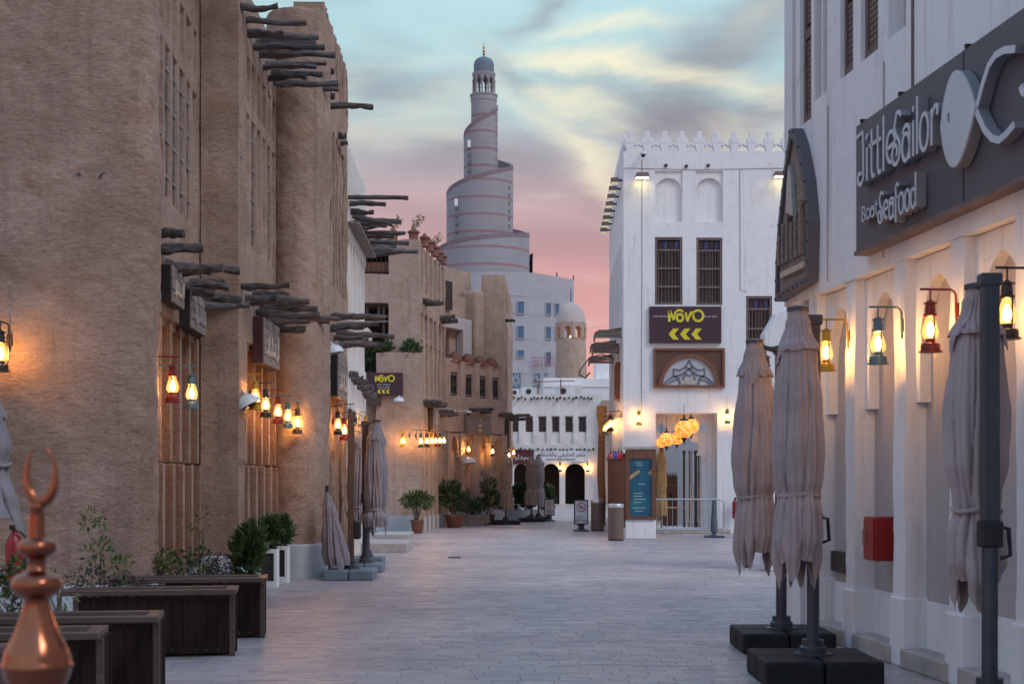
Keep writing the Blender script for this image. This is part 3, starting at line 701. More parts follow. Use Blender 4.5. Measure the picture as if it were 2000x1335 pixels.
# ---------------------------------------------------------------- angled terrace house with pointed arches
frC = Frame((-2.15, 45.75), (-.27, 49.4)); frC2 = Frame((-.27, 49.4), (.03, 58.0))
def grid_window(parent, u0, u1, z0, z1, y, mat_f, rows=2, cols=2, shutters=True, glass=None):
    f = panel('window_frame', rect(u0, u1, z0, z1), [rect(u0 + .05, u1 - .05, z0 + .05, z1 - .05)], y - .05, y + .03, mat_f, parent)
    MB().box(u0 + .04, u1 - .04, y + .01, y + .025, z0 + .04, z1 - .04).build('pane', glass or M_glass, f)
    for i in range(1, rows): z = z0 + (z1 - z0) * i / rows; MB().box(u0 + .05, u1 - .05, y - .035, y + .01, z - .025, z + .025).build('rail', mat_f, f)
    for i in range(1, cols): x = u0 + (u1 - u0) * i / cols; MB().box(x - .02, x + .02, y - .03, y + .008, z0 + .05, z1 - .05).build('mullion', mat_f, f)
    return f
def house_c():
    T = thing('terrace_house', 'angled mud house with pointed blind arches and four small shuttered windows', 'building', frC.loc(), frC.ang)
    L = frC.L; rects = []
    wu = [.42, 1.42, 2.4, 3.32]
    for u in wu: rects += [(u - .06, u + .58, 4.2, 5.35, .06), (u, u + .5, 4.25, 4.98, .2)]
    rects += [(0.05, L, -.1, 3.05, .1)]
    w = field('wall', L, 0, 5.4, rects, M_mud2, T, seed=40, amp=.025, wob=.02, fr=2.2, thick=.35, top=lambda x: .1 * nz(x * 1.7, 0, 5))
    for u in wu:
        f = grid_window(T, u + .02, u + .48, 4.27, 4.95, .12, M_bronze, 2, 2)
        for k in range(4): MB().box(u + .08 + k * .1, u + .1 + k * .1, .065, .08, 4.34, 4.9).build('bar', M_iron, f)
    # pointed blind arches in the lower wall
    hs = [arch(.25 + i * 1.0, .85 + i * 1.0, .45, 2.1, .85, 'point') for i in range(4)]
    panel('arcade', rect(.02, L - .02, 0.45, 3.0), hs, -.02, .14, M_mud2, T)
    for i in range(4): MB().box(.2 + i, .9 + i, .1, .14, .45, 3.0).build('panel', M_mud3, T)
    for i in range(5): MB().box(max(.02, -.02 + i * 1.0 - .12), -.02 + i * 1.0 + .2, -.1, .0, .45, 3.03).build('pilaster', M_mud2, T, bevel=.03)
    MB().box(.02, L, -.12, .1, 0, .46).build('plinth', M_plinth, T, bevel=.01)
    for u, z in ((1.6, 3.78), (1.85, 3.8), (2.1, 3.8), (2.35, 3.78), (2.6, 3.8), (3.7, 3.7), (3.95, 3.72)): beam(T, u, z, .4, .06)
    # the return wall with tall fins
    S = field('wall', frC2.L, 0, 8.6, [r for i in range(10) for r in ((.3 + i * .85, .75 + i * .85, 4.0, 7.0, .25), (.3 + i * .85, .75 + i * .85, 7.5, 9, .3), (.3 + i * .85, .75 + i * .85, -.1, 3.0, .2))], M_mud2, T, seed=44, amp=.03, wob=.03, thick=.8)
    S.matrix_local = Matrix.Rotation(-frC.ang, 4, 'Z') @ Matrix.Translation((frC.B.x - frC.A.x, frC.B.y - frC.A.y, 0)) @ Matrix.Rotation(frC2.ang, 4, 'Z')
    for u, z, Ln in ((1.0, 7.1, .35), (.7, 3.7, .9), (1.2, 3.68, .7), (1.7, 3.65, .6)): beam(S, u, z, Ln, .06)
    # upper storey set back behind the terrace
    panel('upper_wall', rect(0, 3.15, 5.2, 7.75), [rect(0.0 + .02, 2.0, 5.25, 6.5)], 1.0, 1.3, M_mud2, T)
    panel('upper_wall', rect(2.2, L, 5.2, 8.75), [], 1.32, 1.7, M_mud2, T)
    fz = MB().prism([(1.25, 6.55), (2.45, 6.55), (2.45, 5.3), (3.05, 5.3), (3.05, 6.95), (1.25, 6.95)], .7, .98).build('portal_frame', M_niche, T, bevel=.02)
    MB().box(3.15, 3.75, .55, 1.2, 5.2, 8.0).build('turret_pier', M_mud2, T, bevel=.12)
    room(T, 0.04, 2.0, 1.3, 2.6, 5.25, 6.5, M_mud3)
    wd = panel('arched_window', rect(.05, 2.0, 5.25, 6.5), [arch(.2, 1.45, 5.2, 5.5, .75, 'point')], 1.75, 1.85, M_niche, T)
    MB().prism(arch(.15, 1.5, 5.2, 5.5, .8, 'point'), 1.86, 1.9).build('pane', M_blueg, wd)
    MB().box(.8, .86, 1.72, 1.87, 5.25, 6.3).box(.2, 1.45, 1.73, 1.86, 5.75, 5.8).build('mullion', M_bronze, wd)
    for i, u in enumerate((.95, 1.8, 2.65, 3.5)): MB().lathe([(.24, 0), (.25, .05), (.2, .2), (.12, .3), (.03, .34)], 14, (u, .18, 5.36)).build('coping_dome', M_terra, T, smooth=60)
    MB().lathe([(.12, 0), (.12, .05)], 14, (.62, .98, 7.0)).build('round_lamp', M_camw, T)
    fe = railing(T, -.2, 1.15, .9, 7.2, 8.15, 0)
    for x in (.3,): MB().box(x - .03, x + .03, .87, .93, 7.2, 8.15).build('post', M_iron, fe); MB().lathe([(.01, 0), (.09, .09), (.01, .18)], 8, (x, .9, 7.62)).lathe([(.01, 0), (.07, .07), (.01, .14)], 8, (x, .9, 7.3)).build('ornament', M_iron, fe)
    MB().box(-.2, 1.15, .885, .915, 7.6, 7.64).build('rail', M_iron, fe)
    sc = MB()
    for k in range(12): sc.box(1.15 + k * .075, 1.2 + k * .075, .88, .92, 7.2, 8.15)
    for k in range(9): sc.box(1.15, 2.03, .9, .94, 7.2 + k * .11, 7.25 + k * .11)
    sc.build('lattice_screen', M_dwood, T)
house_c()
def back_white_house():
    fr = Frame((-3.5, 60), (-1.0, 66)); T = thing('pale_rear_house', 'pale pilastered house showing over the iron terrace railing', 'building', fr.loc(), fr.ang)
    field('wall', fr.L, 0, 10.4, [(.2 + i * .8, .6 + i * .8, 8.4, 9.7, .2) for i in range(8)], M_cream, T, seed=71, thick=3, top=lambda x: -.12 * x)
back_white_house()
# ---------------------------------------------------------------- white seafood restaurant on the right
frF = Frame((3.2285, 15.33), (4.1585, 6.43))      # the niche plane; pillars and upper wall stand .28 proud of it
def right_building():
    T = thing('seafood_restaurant', 'white plastered restaurant with a row of tall arched niches between pillars', 'building', frF.loc(), frF.ang)
    L = frF.L; zt0 = frF.uz(1674, 246, .42)[1]
    # body above the niches with sunken shutter openings
    wins = [(.28, .40), (.55, .92), (1.02, 1.25), (1.28, 1.42), (1.80, 2.16), (2.36, 2.80), (3.05, 3.45)]
    holes = [rect(a, b, 5.36 if i > 1 else 5.22, 7.6) for i, (a, b) in enumerate(wins)]
    panel('upper_wall', rect(0, L, 3.42, 9.0), holes, -.30, -.02, M_white, T)
    MB().box(0, L, .0, .25, 3.42, 9.0).build('upper_wall_core', M_white, T)
    MB().box(0, L + 22, .25, 5, 0, 9.0).build('house_core', M_white, T)  # runs on unseen past the camera, added to darken reflections and ambient light
    for i, (a, b) in enumerate(wins):
        z0 = 5.36 if i > 1 else 5.22
        if i in (1, 4, 5):
            f = panel('shutter', rect(a + .01, b - .01, z0 + .01, 7.6), [rect(a + .07, b - .07, z0 + .09, 6.1), rect(a + .07, b - .07, 6.2, 7.5)], -.26, -.19, M_shut, T)
            for k in range(40):
                z = z0 + .1 + k * .055
                if z > 7.45 or 6.05 < z < 6.24: continue
                o = MB().box(a + .065, b - .065, -.245, -.215, z, z + .045).build('slat', M_shut, f)
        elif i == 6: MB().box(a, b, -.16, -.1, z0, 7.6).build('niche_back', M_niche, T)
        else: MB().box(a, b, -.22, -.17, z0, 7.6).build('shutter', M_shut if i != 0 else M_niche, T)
    # lower storey: pillars every 1.18 m, between them an arched panel over a sunken niche
    pu = [.32, .92, 2.03, 3.25, 4.42, 5.55, 6.7, 7.85]
    hs = []
    for i in range(len(pu) - 1):
        a, b = pu[i] + .15, pu[i + 1] - .15
        if b - a < .4: continue
        w = min(b - a - .04, .8); c = (a + b) / 2 + .02
        hs.append((c, w))
    for c, w in hs:
        zs = 2.62 if w > .6 else 2.55
        ap = arch(c - w / 2 + .02, c + w / 2 - .02, 2.22, zs, .62, 'ogee', 18)
        panel('arch_panel', [(c - w / 2 - .12, 2.22), ap[0]] + ap[2:][::-1] + [ap[1], (c + w / 2 + .12, 2.22), (c + w / 2 + .12, 3.41), (c - w / 2 - .12, 3.41)], [], -.19, -.09, M_white, T, smooth=30)
        MB().box(c - w / 2 - .12, c + w / 2 + .12, -.095, .0, .15, 3.4).build('niche_back', M_niche, T)  # shade of the recess is put into this taupe tone
        MB().box(c - w / 2 - .12, c + w / 2 + .12, -.11, -.096, .15, .56).build('dado', M_white, T, bevel=.004)
        MB().box(c - w / 2 - .08, c + w / 2 + .08, -.33, -.09, 0, .16).build('step', M_stone, T, bevel=.015)
    for i, u in enumerate(pu):
        w = .13 if i else .2
        o = field('pillar', 2 * w, 0, 3.42, [], M_white, T, x0=u - w, y=-.28, thick=.3, amp=.012, wob=.012, seed=i * 3.1, dz=.12, du=.07)
        MB().box(u - w - .03, u + w + .03, -.31, -.02, 0, .55 + .03 * (i % 2)).build('pillar_foot', M_white, T, bevel=.012)
    MB().box(0, .14, -.28, .25, 0, 3.42).build('end_pier', M_white, T, bevel=.02)
    cu_ = frF.uz(1787, 80, .29)[0]; MB().tube([(cu_, -.312, zt0 + .01), (cu_, -.312, 9.0)], .012, 6).build('conduit', M_bronze, T)
    for q in (.25, 1.45, 2.95): MB().tube([(q, -.31, 3.5), (q + .01, -.31, 5.2)], .007, 5).build('cable', M_niche, T)
    # small wall box
    MB().box(1.1, 1.7, -.16, -.09, .66, .86).build('meter_box', M_iron, T, bevel=.01)
    return T
right_building()
def arc(cx, cz, rx, rz, a0, a1, n=12): return [(cx + rx * math.cos(R(a0 + (a1 - a0) * i / n)), cz + rz * math.sin(R(a0 + (a1 - a0) * i / n))) for i in range(n + 1)]
def spiral(cx, cz, r0, r1, a0, a1, n=22, sx=1.0):
    return [(cx + sx * (r0 + (r1 - r0) * i / n) * math.cos(R(a0 + (a1 - a0) * i / n)), cz + (r0 + (r1 - r0) * i / n) * math.sin(R(a0 + (a1 - a0) * i / n))) for i in range(n + 1)]
M_letside = pbr('grey_letter_return', (.23, .24, .26), (.19, .20, .22), 2, .5, 0)
# stroke letters for the storefront: unit cap height 1, widths as drawn
def glyph(ch):
    W = {'L': .42, 'i': .2, 't': .3, 'l': .2, 'e': .5, 'S': .62, 'a': .52, 'o': .54, 'r': .42, 'f': .36, 'd': .56, 'B': .5}
    if ch == 'L': s = [[(.0, .93), (.3, .96), (.34, .6), (.34, .18)] + spiral(.17, .14, .17, .05, 0, -330, 16)]
    elif ch == 'i': s = [[(.1, 0), (.1, .62)], [(.07, .78), (.13, .86)]]
    elif ch == 't': s = [[(.13, .9), (.13, .12), (.18, .02), (.28, .03)], [(0, .62), (.28, .62)]]
    elif ch == 'l': s = [[(.1, 0), (.1, 1.0)]]
    elif ch == 'e': s = [[(.05, .34)] + [(.42, .40)] + arc(.24, .36, .19, .27, 10, 300, 18)]
    elif ch == 'S': s = [arc(.40, .82, .17, .13, 10, 110, 8) + [(.22, .72), (.30, .56), (.46, .44)] + spiral(.27, .25, .27, .07, 40, -420, 34)]
    elif ch == 'a': s = [arc(.22, .24, .19, .24, 0, 360, 20), [(.42, 0), (.42, .45)] + arc(.24, .46, .18, .16, 0, 170, 10)]
    elif ch == 'o': s = [arc(.25, .31, .21, .31, 0, 360, 22)]
    elif ch == 'r': s = [[(.08, 0), (.08, .62)], [(.08, .42), (.16, .58)] + arc(.28, .55, .09, .09, 150, -60, 8)]
    elif ch == 'f': s = [[(.12, -.18), (.12, .8)] + arc(.25, .82, .13, .13, 180, 20, 8), [(0, .56), (.3, .56)]]
    elif ch == 'd': s = [arc(.22, .28, .19, .28, 0, 360, 20), [(.43, 0), (.43, 1.0)]]
    elif ch == 'B': s = [[(.06, 0), (.06, .9)], [(.06, .9)] + arc(.1, .68, .26, .22, 90, -90, 10), [(.06, .46)] + arc(.1, .23, .32, .23, 90, -90, 10)]
    else: s = []
    return s, W.get(ch, .3)
def letters(parent, txt, u0, u1, z, h, y0, y1, mat, wt=.075):
    tot = sum(glyph(c)[1] for c in txt); k = (u1 - u0) / tot; u = u0
    for c in txt:
        s, w = glyph(c)
        if s:
            m = MB()
            for st in s:
                pts = [(u + x * k, z + q * h) for x, q in st]
                m.ribbon(pts, wt * h, y0, y1)
            lo = m.build('letter', M_letside, parent); m = MB()
            for st in s: m.ribbon([(u + x * k, z + q * h) for x, q in st], wt * h * 1.02, y0 - .006, y0 - .0005)
            m.build('face', mat, lo)
        u += w * k
def sailor_sign():
    sx_ = frF.uz(1672, 300, .42)[0]; zt_ = frF.uz(1674, 246, .42)[1]; zb_ = frF.uz(1672, 500, .42)[1]; dz_ = -.14
    T = thing('storefront_sign', 'long charcoal storefront sign with pale raised letters and a fish', 'sign', frF.loc(0, .3, 0), frF.ang)
    MB().box(sx_, frF.L, -.12, -.002, zb_ + .04, zt_).build('panel', M_signd, T, bevel=.004)
    MB().box(sx_, frF.L, -.14, -.0, zb_, zb_ + .036).build('lower_trim', M_bronze, T)
    MB().box(4.86, 4.87, -.124, -.118, zb_ + .04, zt_).build('joint', M_black, T)
    y0, y1 = -.21, -.13; oo = .51
    U = lambda px, py: frF.uz(px, py, oo)
    letters(T, 'Little', U(1674, 0)[0], U(1752, 0)[0], 4.27 + dz_, .46, y0, y1, M_letter)
    letters(T, 'Sailor', U(1740, 0)[0], U(1834, 0)[0], 4.25 + dz_, .45, y0, y1, M_letter)
    letters(T, 'Boat', U(1677, 0)[0], U(1708, 0)[0], 3.90 + dz_ * .6, .14, y0 + .03, y1, M_letter, .1)
    letters(T, 'Seafood', U(1714, 0)[0], U(1792, 0)[0], 3.79 + dz_ * .6, .27, y0, y1, M_letter, .085)
    f0, f1 = U(1840, 0)[0], U(1908, 0)[0]; fz = 4.20; fw = f1 - f0
    body = [(f0, fz)] + [(f0 + fw * t, fz + .35 * math.sin(math.pi * t ** .8) ** .85) for t in [i / 14 for i in range(1, 14)]] + [(f1, fz)] + [(f0 + fw * t, fz - .35 * math.sin(math.pi * t ** .8) ** .85) for t in [i / 14 for i in range(13, 0, -1)]]
    panel('fish_body', body, [rect(f0 + .13, f0 + .17, fz + .0, fz + .07)], -.21, -.13, M_letside, T)
    panel('fish_face', body, [rect(f0 + .13, f0 + .17, fz + .0, fz + .07)], -.225, -.2105, M_letter, T)
    t1 = U(1985, 0)[0]; tw = t1 - f1
    for tp in ([(1903, 222), (1911, 200), (1920, 165), (1931, 130), (1945, 108), (1962, 98), (1984, 96)], [(1903, 205), (1912, 228), (1924, 254), (1938, 270), (1952, 274), (1966, 262), (1982, 243)]):
        pts = []
        for (p0, q0), (p1, q1) in zip(tp, tp[1:]): pts += [U(p0, q0), U((p0 + p1) / 2, (q0 + q1) / 2)]
        pts.append(U(*tp[-1])); lo = MB().ribbon(pts, .05, -.21, -.13).build('fish_tail', M_letside, T); MB().ribbon(pts, .051, -.216, -.2105).build('face', M_letter, lo)
    ju = U(1998, 0)[0]
    MB().ribbon([(ju + .12, 4.6), (ju + .12, 4.2)] + arc(ju + .04, 4.18, .08, .08, 0, -170, 8), .05, y0, y1).build('letter', M_letter, T)
    for u in (4.9, 3.6, 2.7): MB().box(u, u + .03, -.13, .0, zt_, zt_ + .03).build('clip', M_black, T)
sailor_sign()
def boat_sign():
    T = thing('carved_hull_sign', 'dark pointed boat-shaped sign with studs and carved letters beside the storefront sign', 'sign', frF.loc(.17, .3, -.03), frF.ang)
    out = [(-.12, 3.5), (1.0, 3.56), (1.04, 4.15), (.92, 4.6), (.7, 5.0), (.52, 5.2), (.40, 5.22), (.2, 4.85), (-.02, 4.3), (-.1, 3.9)]
    inn = [(-.06, 3.58), (.94, 3.63), (.97, 4.12), (.86, 4.52), (.66, 4.9), (.5, 5.1), (.42, 5.1), (.24, 4.78), (.04, 4.28), (-.04, 3.9)]
    panel('frame', out, [inn], -.12, -.01, M_signd, T)
    MB().prism(inn, -.085, -.02).build('board', M_gwood, T)
    MB().box(.1, .9, -.13, -.09, 3.72, 3.78).build('carved_bar', M_lettb, T)
    for i, (x, h) in enumerate([(.05, .3), (.2, .42), (.34, .5), (.5, .38), (.64, .46), (.8, .55)]):
        MB().ribbon([(x, 3.86), (x, 3.86 + h), (x + .06, 3.86 + h * .9)], .06, -.14, -.09).build('carved_letter', M_gwood, T)
    MB().prism([(.3, 4.35), (.55, 4.3), (.48, 4.7), (.4, 4.85), (.34, 4.7)], -.13, -.09).build('carved_sail', M_steel, T)
    for i in range(len(out)):
        a = Vector(out[i]); b = Vector(out[(i + 1) % len(out)]); k = max(1, int((b - a).length / .16))
        for j in range(k):
            p = a.lerp(b, j / k); c = p + (Vector((.45, 4.2)) - p).normalized() * .03
            MB().lathe([(.014, 0), (.012, .008), (.004, .013)], 7).build('stud', M_black, T, loc=(c.x, -.12, c.y), rot=(R(90), 0, 0))
boat_sign()
# ---------------------------------------------------------------- the white house with the crenellated roof
frE = Frame((3.17, 40.4), (9.6, 40.4)); frE2 = Frame((3.42, 50.0), (3.17, 40.4))
def white_tower_house():
    T = thing('crenellated_white_house', 'tall whitewashed house with stepped crenels and two blind arches', 'building', frE.loc(), 0)
    e = lambda px, py: frE.uz(px, py)
    def rc(a, b, c, d): (u0, z1), (u1, z0) = e(a, c), e(b, d); return (u0, u1, z0, z1)
    W1, W2, W3 = rc(1279, 1333, 463, 595), rc(1360, 1411, 464, 596), rc(1457, 1508, 578, 680)
    A1, A2 = rc(1279, 1333, 334, 433), rc(1359, 1412, 334, 433); OP = rc(1281, 1401, 806, 1030)
    L = frE.L; H = e(0, 295)[1]
    panel('front_wall', rect(0, L, 0, H), [rect(*w) for w in (W1, W2, W3, A1, A2)] + [rect(OP[0], OP[1], .12, OP[3])], 0, .3, M_white, T)
    MB().box(0, .88, .3, .7, 0, H - .02).box(2.7, L, .3, .7, 0, H - .02).box(.88, 2.7, .3, .7, 3.46, H - .02).build('house_core', M_white, T)
    for a in (A1, A2):
        panel('arch_panel', rect(a[0] - .01, a[1] + .01, a[2] - .01, a[3] + .01), [arch(a[0] + .02, a[1] - .02, a[2] + .01, a[3] - .55, .36, 'round')], .05, .16, M_white, T, smooth=30)
        MB().box(a[0], a[1], .14, .2, a[2], a[3]).build('arch_back', M_white, T)
    def shutter_window(w, rows):
        u0, u1, z0, z1 = w
        f = panel('window_frame', rect(u0, u1, z0, z1), [rect(u0 + .07, u1 - .07, z0 + .07, z1 - .07)], .02, .14, M_bronze, T)
        MB().box(u0 + .05, u1 - .05, .16, .2, z0 + .05, z1 - .05).build('pane', M_glass, f)
        zt = z1 - .36
        MB().box(u0 + .07, u1 - .07, .04, .13, zt - .03, zt + .03).build('transom', M_bronze, f)
        for k in range(4):
            x = u0 + .07 + (u1 - u0 - .14) * k / 4 + .02
            MB().box(x, x + (u1 - u0 - .14) / 4 - .05, .1, .15, zt + .06, z1 - .1).build('light', M_blueg if k % 2 else M_glass, f)
        for r in range(1, rows): z = z0 + (zt - z0) * r / rows; MB().box(u0 + .07, u1 - .07, .035, .13, z - .03, z + .03).build('rail', M_bronze, f)
        for s in (0, 1):
            a = u0 + .09 + s * (u1 - u0 - .14) * .5; b = a + (u1 - u0 - .14) * .5 - .04
            sh = panel('shutter_leaf', rect(a, b, z0 + .08, zt - .04), [rect(a + .05, b - .05, z0 + .14, zt - .1)], .08, .13, M_dwood, f)
        for k in range(7):
            x = u0 + .1 + (u1 - u0 - .2) * k / 6; MB().box(x - .007, x + .007, .045, .06, z0 + .07, zt - .03).build('bar', M_bronze, f)
    shutter_window(W1, 3); shutter_window(W2, 3); shutter_window(W3, 2)
    # parapet: pierced triangles under stepped merlons
    def crenels(parent, Lc):
        n = int(Lc / .495)
        for i in range(n + 1):
            c = .18 + i * .495
            if c > Lc: break
            mo = MB().prism([(c - .15, H + .22), (c + .15, H + .22), (c + .15, H + .38), (c + .065, H + .38), (c + .065, H + .56), (c - .065, H + .56), (c - .065, H + .38), (c - .15, H + .38)], .0, .18).build('merlon', M_white, parent, bevel=.012)
            MB().prism([(c - .07, H - .02), (c + .07, H - .02), (c + .15, H + .22), (c - .15, H + .22)], .004, .176).build('merlon_foot', M_white, mo)
            MB().prism([(c + .145, H + .13), (c + .2475, H + .19), (c + .35, H + .13), (c + .35, H + .23), (c + .145, H + .23)], .01, .17).build('parapet_arch', M_white, mo)
    crenels(T, L)
    S = field('side_wall', frE2.L, 0, H, [r for i in range(10) for r in ((.3 + i * .95, .75 + i * .95, 3.9, 5.9, .12), (.3 + i * .95, .75 + i * .95, 6.4, 8.4, .12), (.3 + i * .95, .75 + i * .95, 8.9, 10.2, .06))], M_white, T, seed=3, amp=.012, wob=.01, thick=.4)
    S.matrix_local = Matrix.Translation((frE2.A.x - frE.A.x, frE2.A.y - frE.A.y, 0)) @ Matrix.Rotation(frE2.ang, 4, 'Z')
    crenels(S, frE2.L - .3)
    for i in range(10): MB().box(.36 + i * .95, .69 + i * .95, .07, .1, 6.45, 8.3).build('window', M_shut, S); MB().box(.36 + i * .95, .69 + i * .95, .07, .1, 3.95, 5.8).build('window', M_shut, S)
    for u, z in ((1.2, 10.42), (1.78, 10.40), (2.4, 10.42)): MB().lathe([(.05, 0), (.045, .06), (.0, .07)], 8).build('spout', M_iron, T, loc=(u, .0, z), rot=(R(90), 0, 0))
    bx = frE2.L - 3.2
    fw = panel('carved_bay', rect(bx, bx + 1.3, 3.9, 5.0), [rect(bx + .15, bx + .6, 4.05, 4.85), rect(bx + .7, bx + 1.15, 4.05, 4.85)], -.12, .02, M_mwood, S)
    # recess behind the doorway opening
    D = OP
    MB().box(-.1, 4.2, 3.2, 3.3, 0, 3.3).box(-.1, 0, .7, 3.2, 0, 3.3).box(D[0] - .5, D[1] + .5, .3, 3.2, .02, .125).build('courtyard_wall', M_white, T)
    MB().box(D[0] - .15, D[1] + .3, -.55, .3, 0, .12).build('threshold', M_stone, T, bevel=.02)
    # scalloped screen with two round holes
    cx = (D[0] + D[1]) / 2 - .05
    sc_ = [(cx - .62, .14), (cx + .56, .14), (cx + .56, 1.9)]
    for (ax, az, r, a0, a1) in ((cx + .44, 2.05, .16, -40, 110), (cx + .30, 2.42, .17, -20, 110), (cx + .10, 2.78, .17, 0, 120), (cx - .04, 3.02, .12, 20, 160), (cx - .2, 2.78, .17, 60, 180), (cx - .42, 2.42, .17, 70, 200), (cx - .54, 2.05, .16, 70, 220)):
        sc_ += arc(ax, az, r, r, a0, a1, 6)
    sc_ += [(cx - .62, 1.9)]
    panel('scalloped_screen', rect(D[0] + .002, D[1] - .002, .132, D[3] - .002), [sc_, arc(cx - .62, 2.98, .13, .13, 0, 345, 14), arc(cx + .60, 2.98, .13, .13, 0, 345, 14)], .5, .56, M_white, T, smooth=30)
    for x, w, mt in ((cx + .26, .1, M_mirror), (cx + .42, .09, M_dwood), (cx + .08, .07, M_dwood), (cx + .52, .1, M_mirror)):
        MB().lathe([(w * .6, 0), (w * .6, .1), (w * .45, .15), (w * .45, 2.1), (w * .6, 2.15), (w * .6, 2.22)], 16, (x, .85, .13)).build('column', mt, T, smooth=40)
    dr = MB().box(cx - .48, cx + .06, 2.3, 2.36, .13, 1.62).build('plank_door', M_mwood, T)
    for k in range(6): MB().box(cx - .47 + k * .088, cx - .39 + k * .088, 2.27, 2.3, .14, 1.6).build('plank', M_mwood, dr)
    for k in range(10): MB().prism([(cx - .47 + k * .052, 1.62), (cx - .43 + k * .052, 1.62), (cx - .45 + k * .052, 1.74)], 2.31, 2.35).build('spike', M_mwood, dr)
    MB().box(cx - .48, cx + .06, 2.25, 2.27, 1.32, 1.35).build('ledge', M_gwood, dr); MB().box(cx - .2, cx - .12, 2.25, 2.272, 1.0, 1.1).build('hatch', M_black, dr)
    for pts in ([(.52, -.012, 10.6), (.52, -.012, 7.2), (.5, -.012, 3.4)], [(.0, -.012, 10.35), (2.0, -.014, 10.3), (L, -.012, 10.38)], [(3.3, -.012, 10.3), (3.31, -.012, 6.9), (3.48, -.012, 6.85)]):
        MB().tube(pts, .006, 5).build('cable', M_bronze, T)
    return D, cx
OPN, OPX = white_tower_house()
def novo_strokes(m, x, z, s, y0, y1, w=.13):
    def P(p): return [(x + a * s, z + b * s) for a, b in p]
    w = w * s
    m.ribbon(P([(-.98, -.34), (-.98, .34)]), w * 1.2, y0, y1)
    m.ribbon(P([(-.96, .34), (-.70, -.24)]), w * 1.2, y0, y1)
    m.ribbon(P([(-.72, -.24), (-.62, .2), (-.48, .34), (-.3, .36), (-.14, .26)]), w, y0 - .002, y1)
    m.ribbon(P(arc(-.34, -.1, .19, .21, 0, 360, 22)), w * 1.15, y0, y1)
    m.ribbon(P([(.0, .22), (.12, -.32)]), w, y0, y1)
    m.ribbon(P([(.1, -.34), (.34, .26)]), w, y0 - .002, y1)
    m.ribbon(P([(.34, .05), (.48, .24)] + arc(.76, .02, .3, .32, 130, -200, 22)), w * 1.1, y0, y1)
def chevrons(m, x, z, s, y0, y1):
    for i in (-1, 0, 1):
        c = x + i * .62 * s
        m.prism([(c - .3 * s, z), (c - .06 * s, z + .3 * s), (c + .26 * s, z + .3 * s), (c + .02 * s, z), (c + .26 * s, z - .3 * s), (c - .06 * s, z - .3 * s)], y0, y1)
def novo_signs():
    u0, z1 = frE.uz(1268, 599); u1, z0 = frE.uz(1408, 670)
    T = thing('directional_sign', 'plum restaurant sign with yellow lettering and arrows on the white house', 'sign', frE.loc(u0, .0, z0), 0)
    w, h = u1 - u0, z1 - z0
    MB().box(0, w, -.1, -.005, 0, h).build('board', M_plum, T, bevel=.004)
    m = MB(); novo_strokes(m, w * .5, h * .735, .47, -.115, -.1); m.build('logo', M_yel, T)
    m = MB(); chevrons(m, w * .5, h * .24, .52, -.115, -.1); m.build('arrows', M_yel, T)
    put('lettering', text_mesh('novo cinemas', .075, .004, M_lettw), T, loc=(w * .15, -.103, h * .71)); put('lettering', text_mesh(arabic('نوفو سينما'), .085, .004, M_lettw), T, loc=(w * .85, -.103, h * .71))
    Y = 40.7; a = at(713, 772, Y); b = at(787, 728, Y)
    T = thing('hanging_direction_sign', 'plum sign with yellow lettering and arrows projecting from the sandy corner house', 'sign', (a.x, Y, a.z), 0)
    w, h = b.x - a.x, b.z - a.z
    MB().box(0, w, -.08, 0, 0, h).build('board', M_plum, T, bevel=.004)
    m = MB(); novo_strokes(m, w * .52, h * .74, .26, -.09, -.08); m.build('logo', M_yel, T)
    m = MB(); chevrons(m, w * .5, h * .17, .2, -.09, -.08); m.build('arrows', M_yel, T)
    put('lettering', text_mesh('novo cinemas', .07, .004, M_lettw), T, loc=(w * .5, -.083, h * .45)); put('lettering', text_mesh(arabic('نوفو سينما'), .08, .004, M_lettw), T, loc=(w * .5, -.083, h * .33))
    MB().box(-.9, 0, .01, .06, h * .85, h * .92).build('bracket', M_iron, T)
    MB().box(.0, w * .42, -.03, .1, -.3, -.01).build('lower_board', M_dwood, T)
novo_signs()
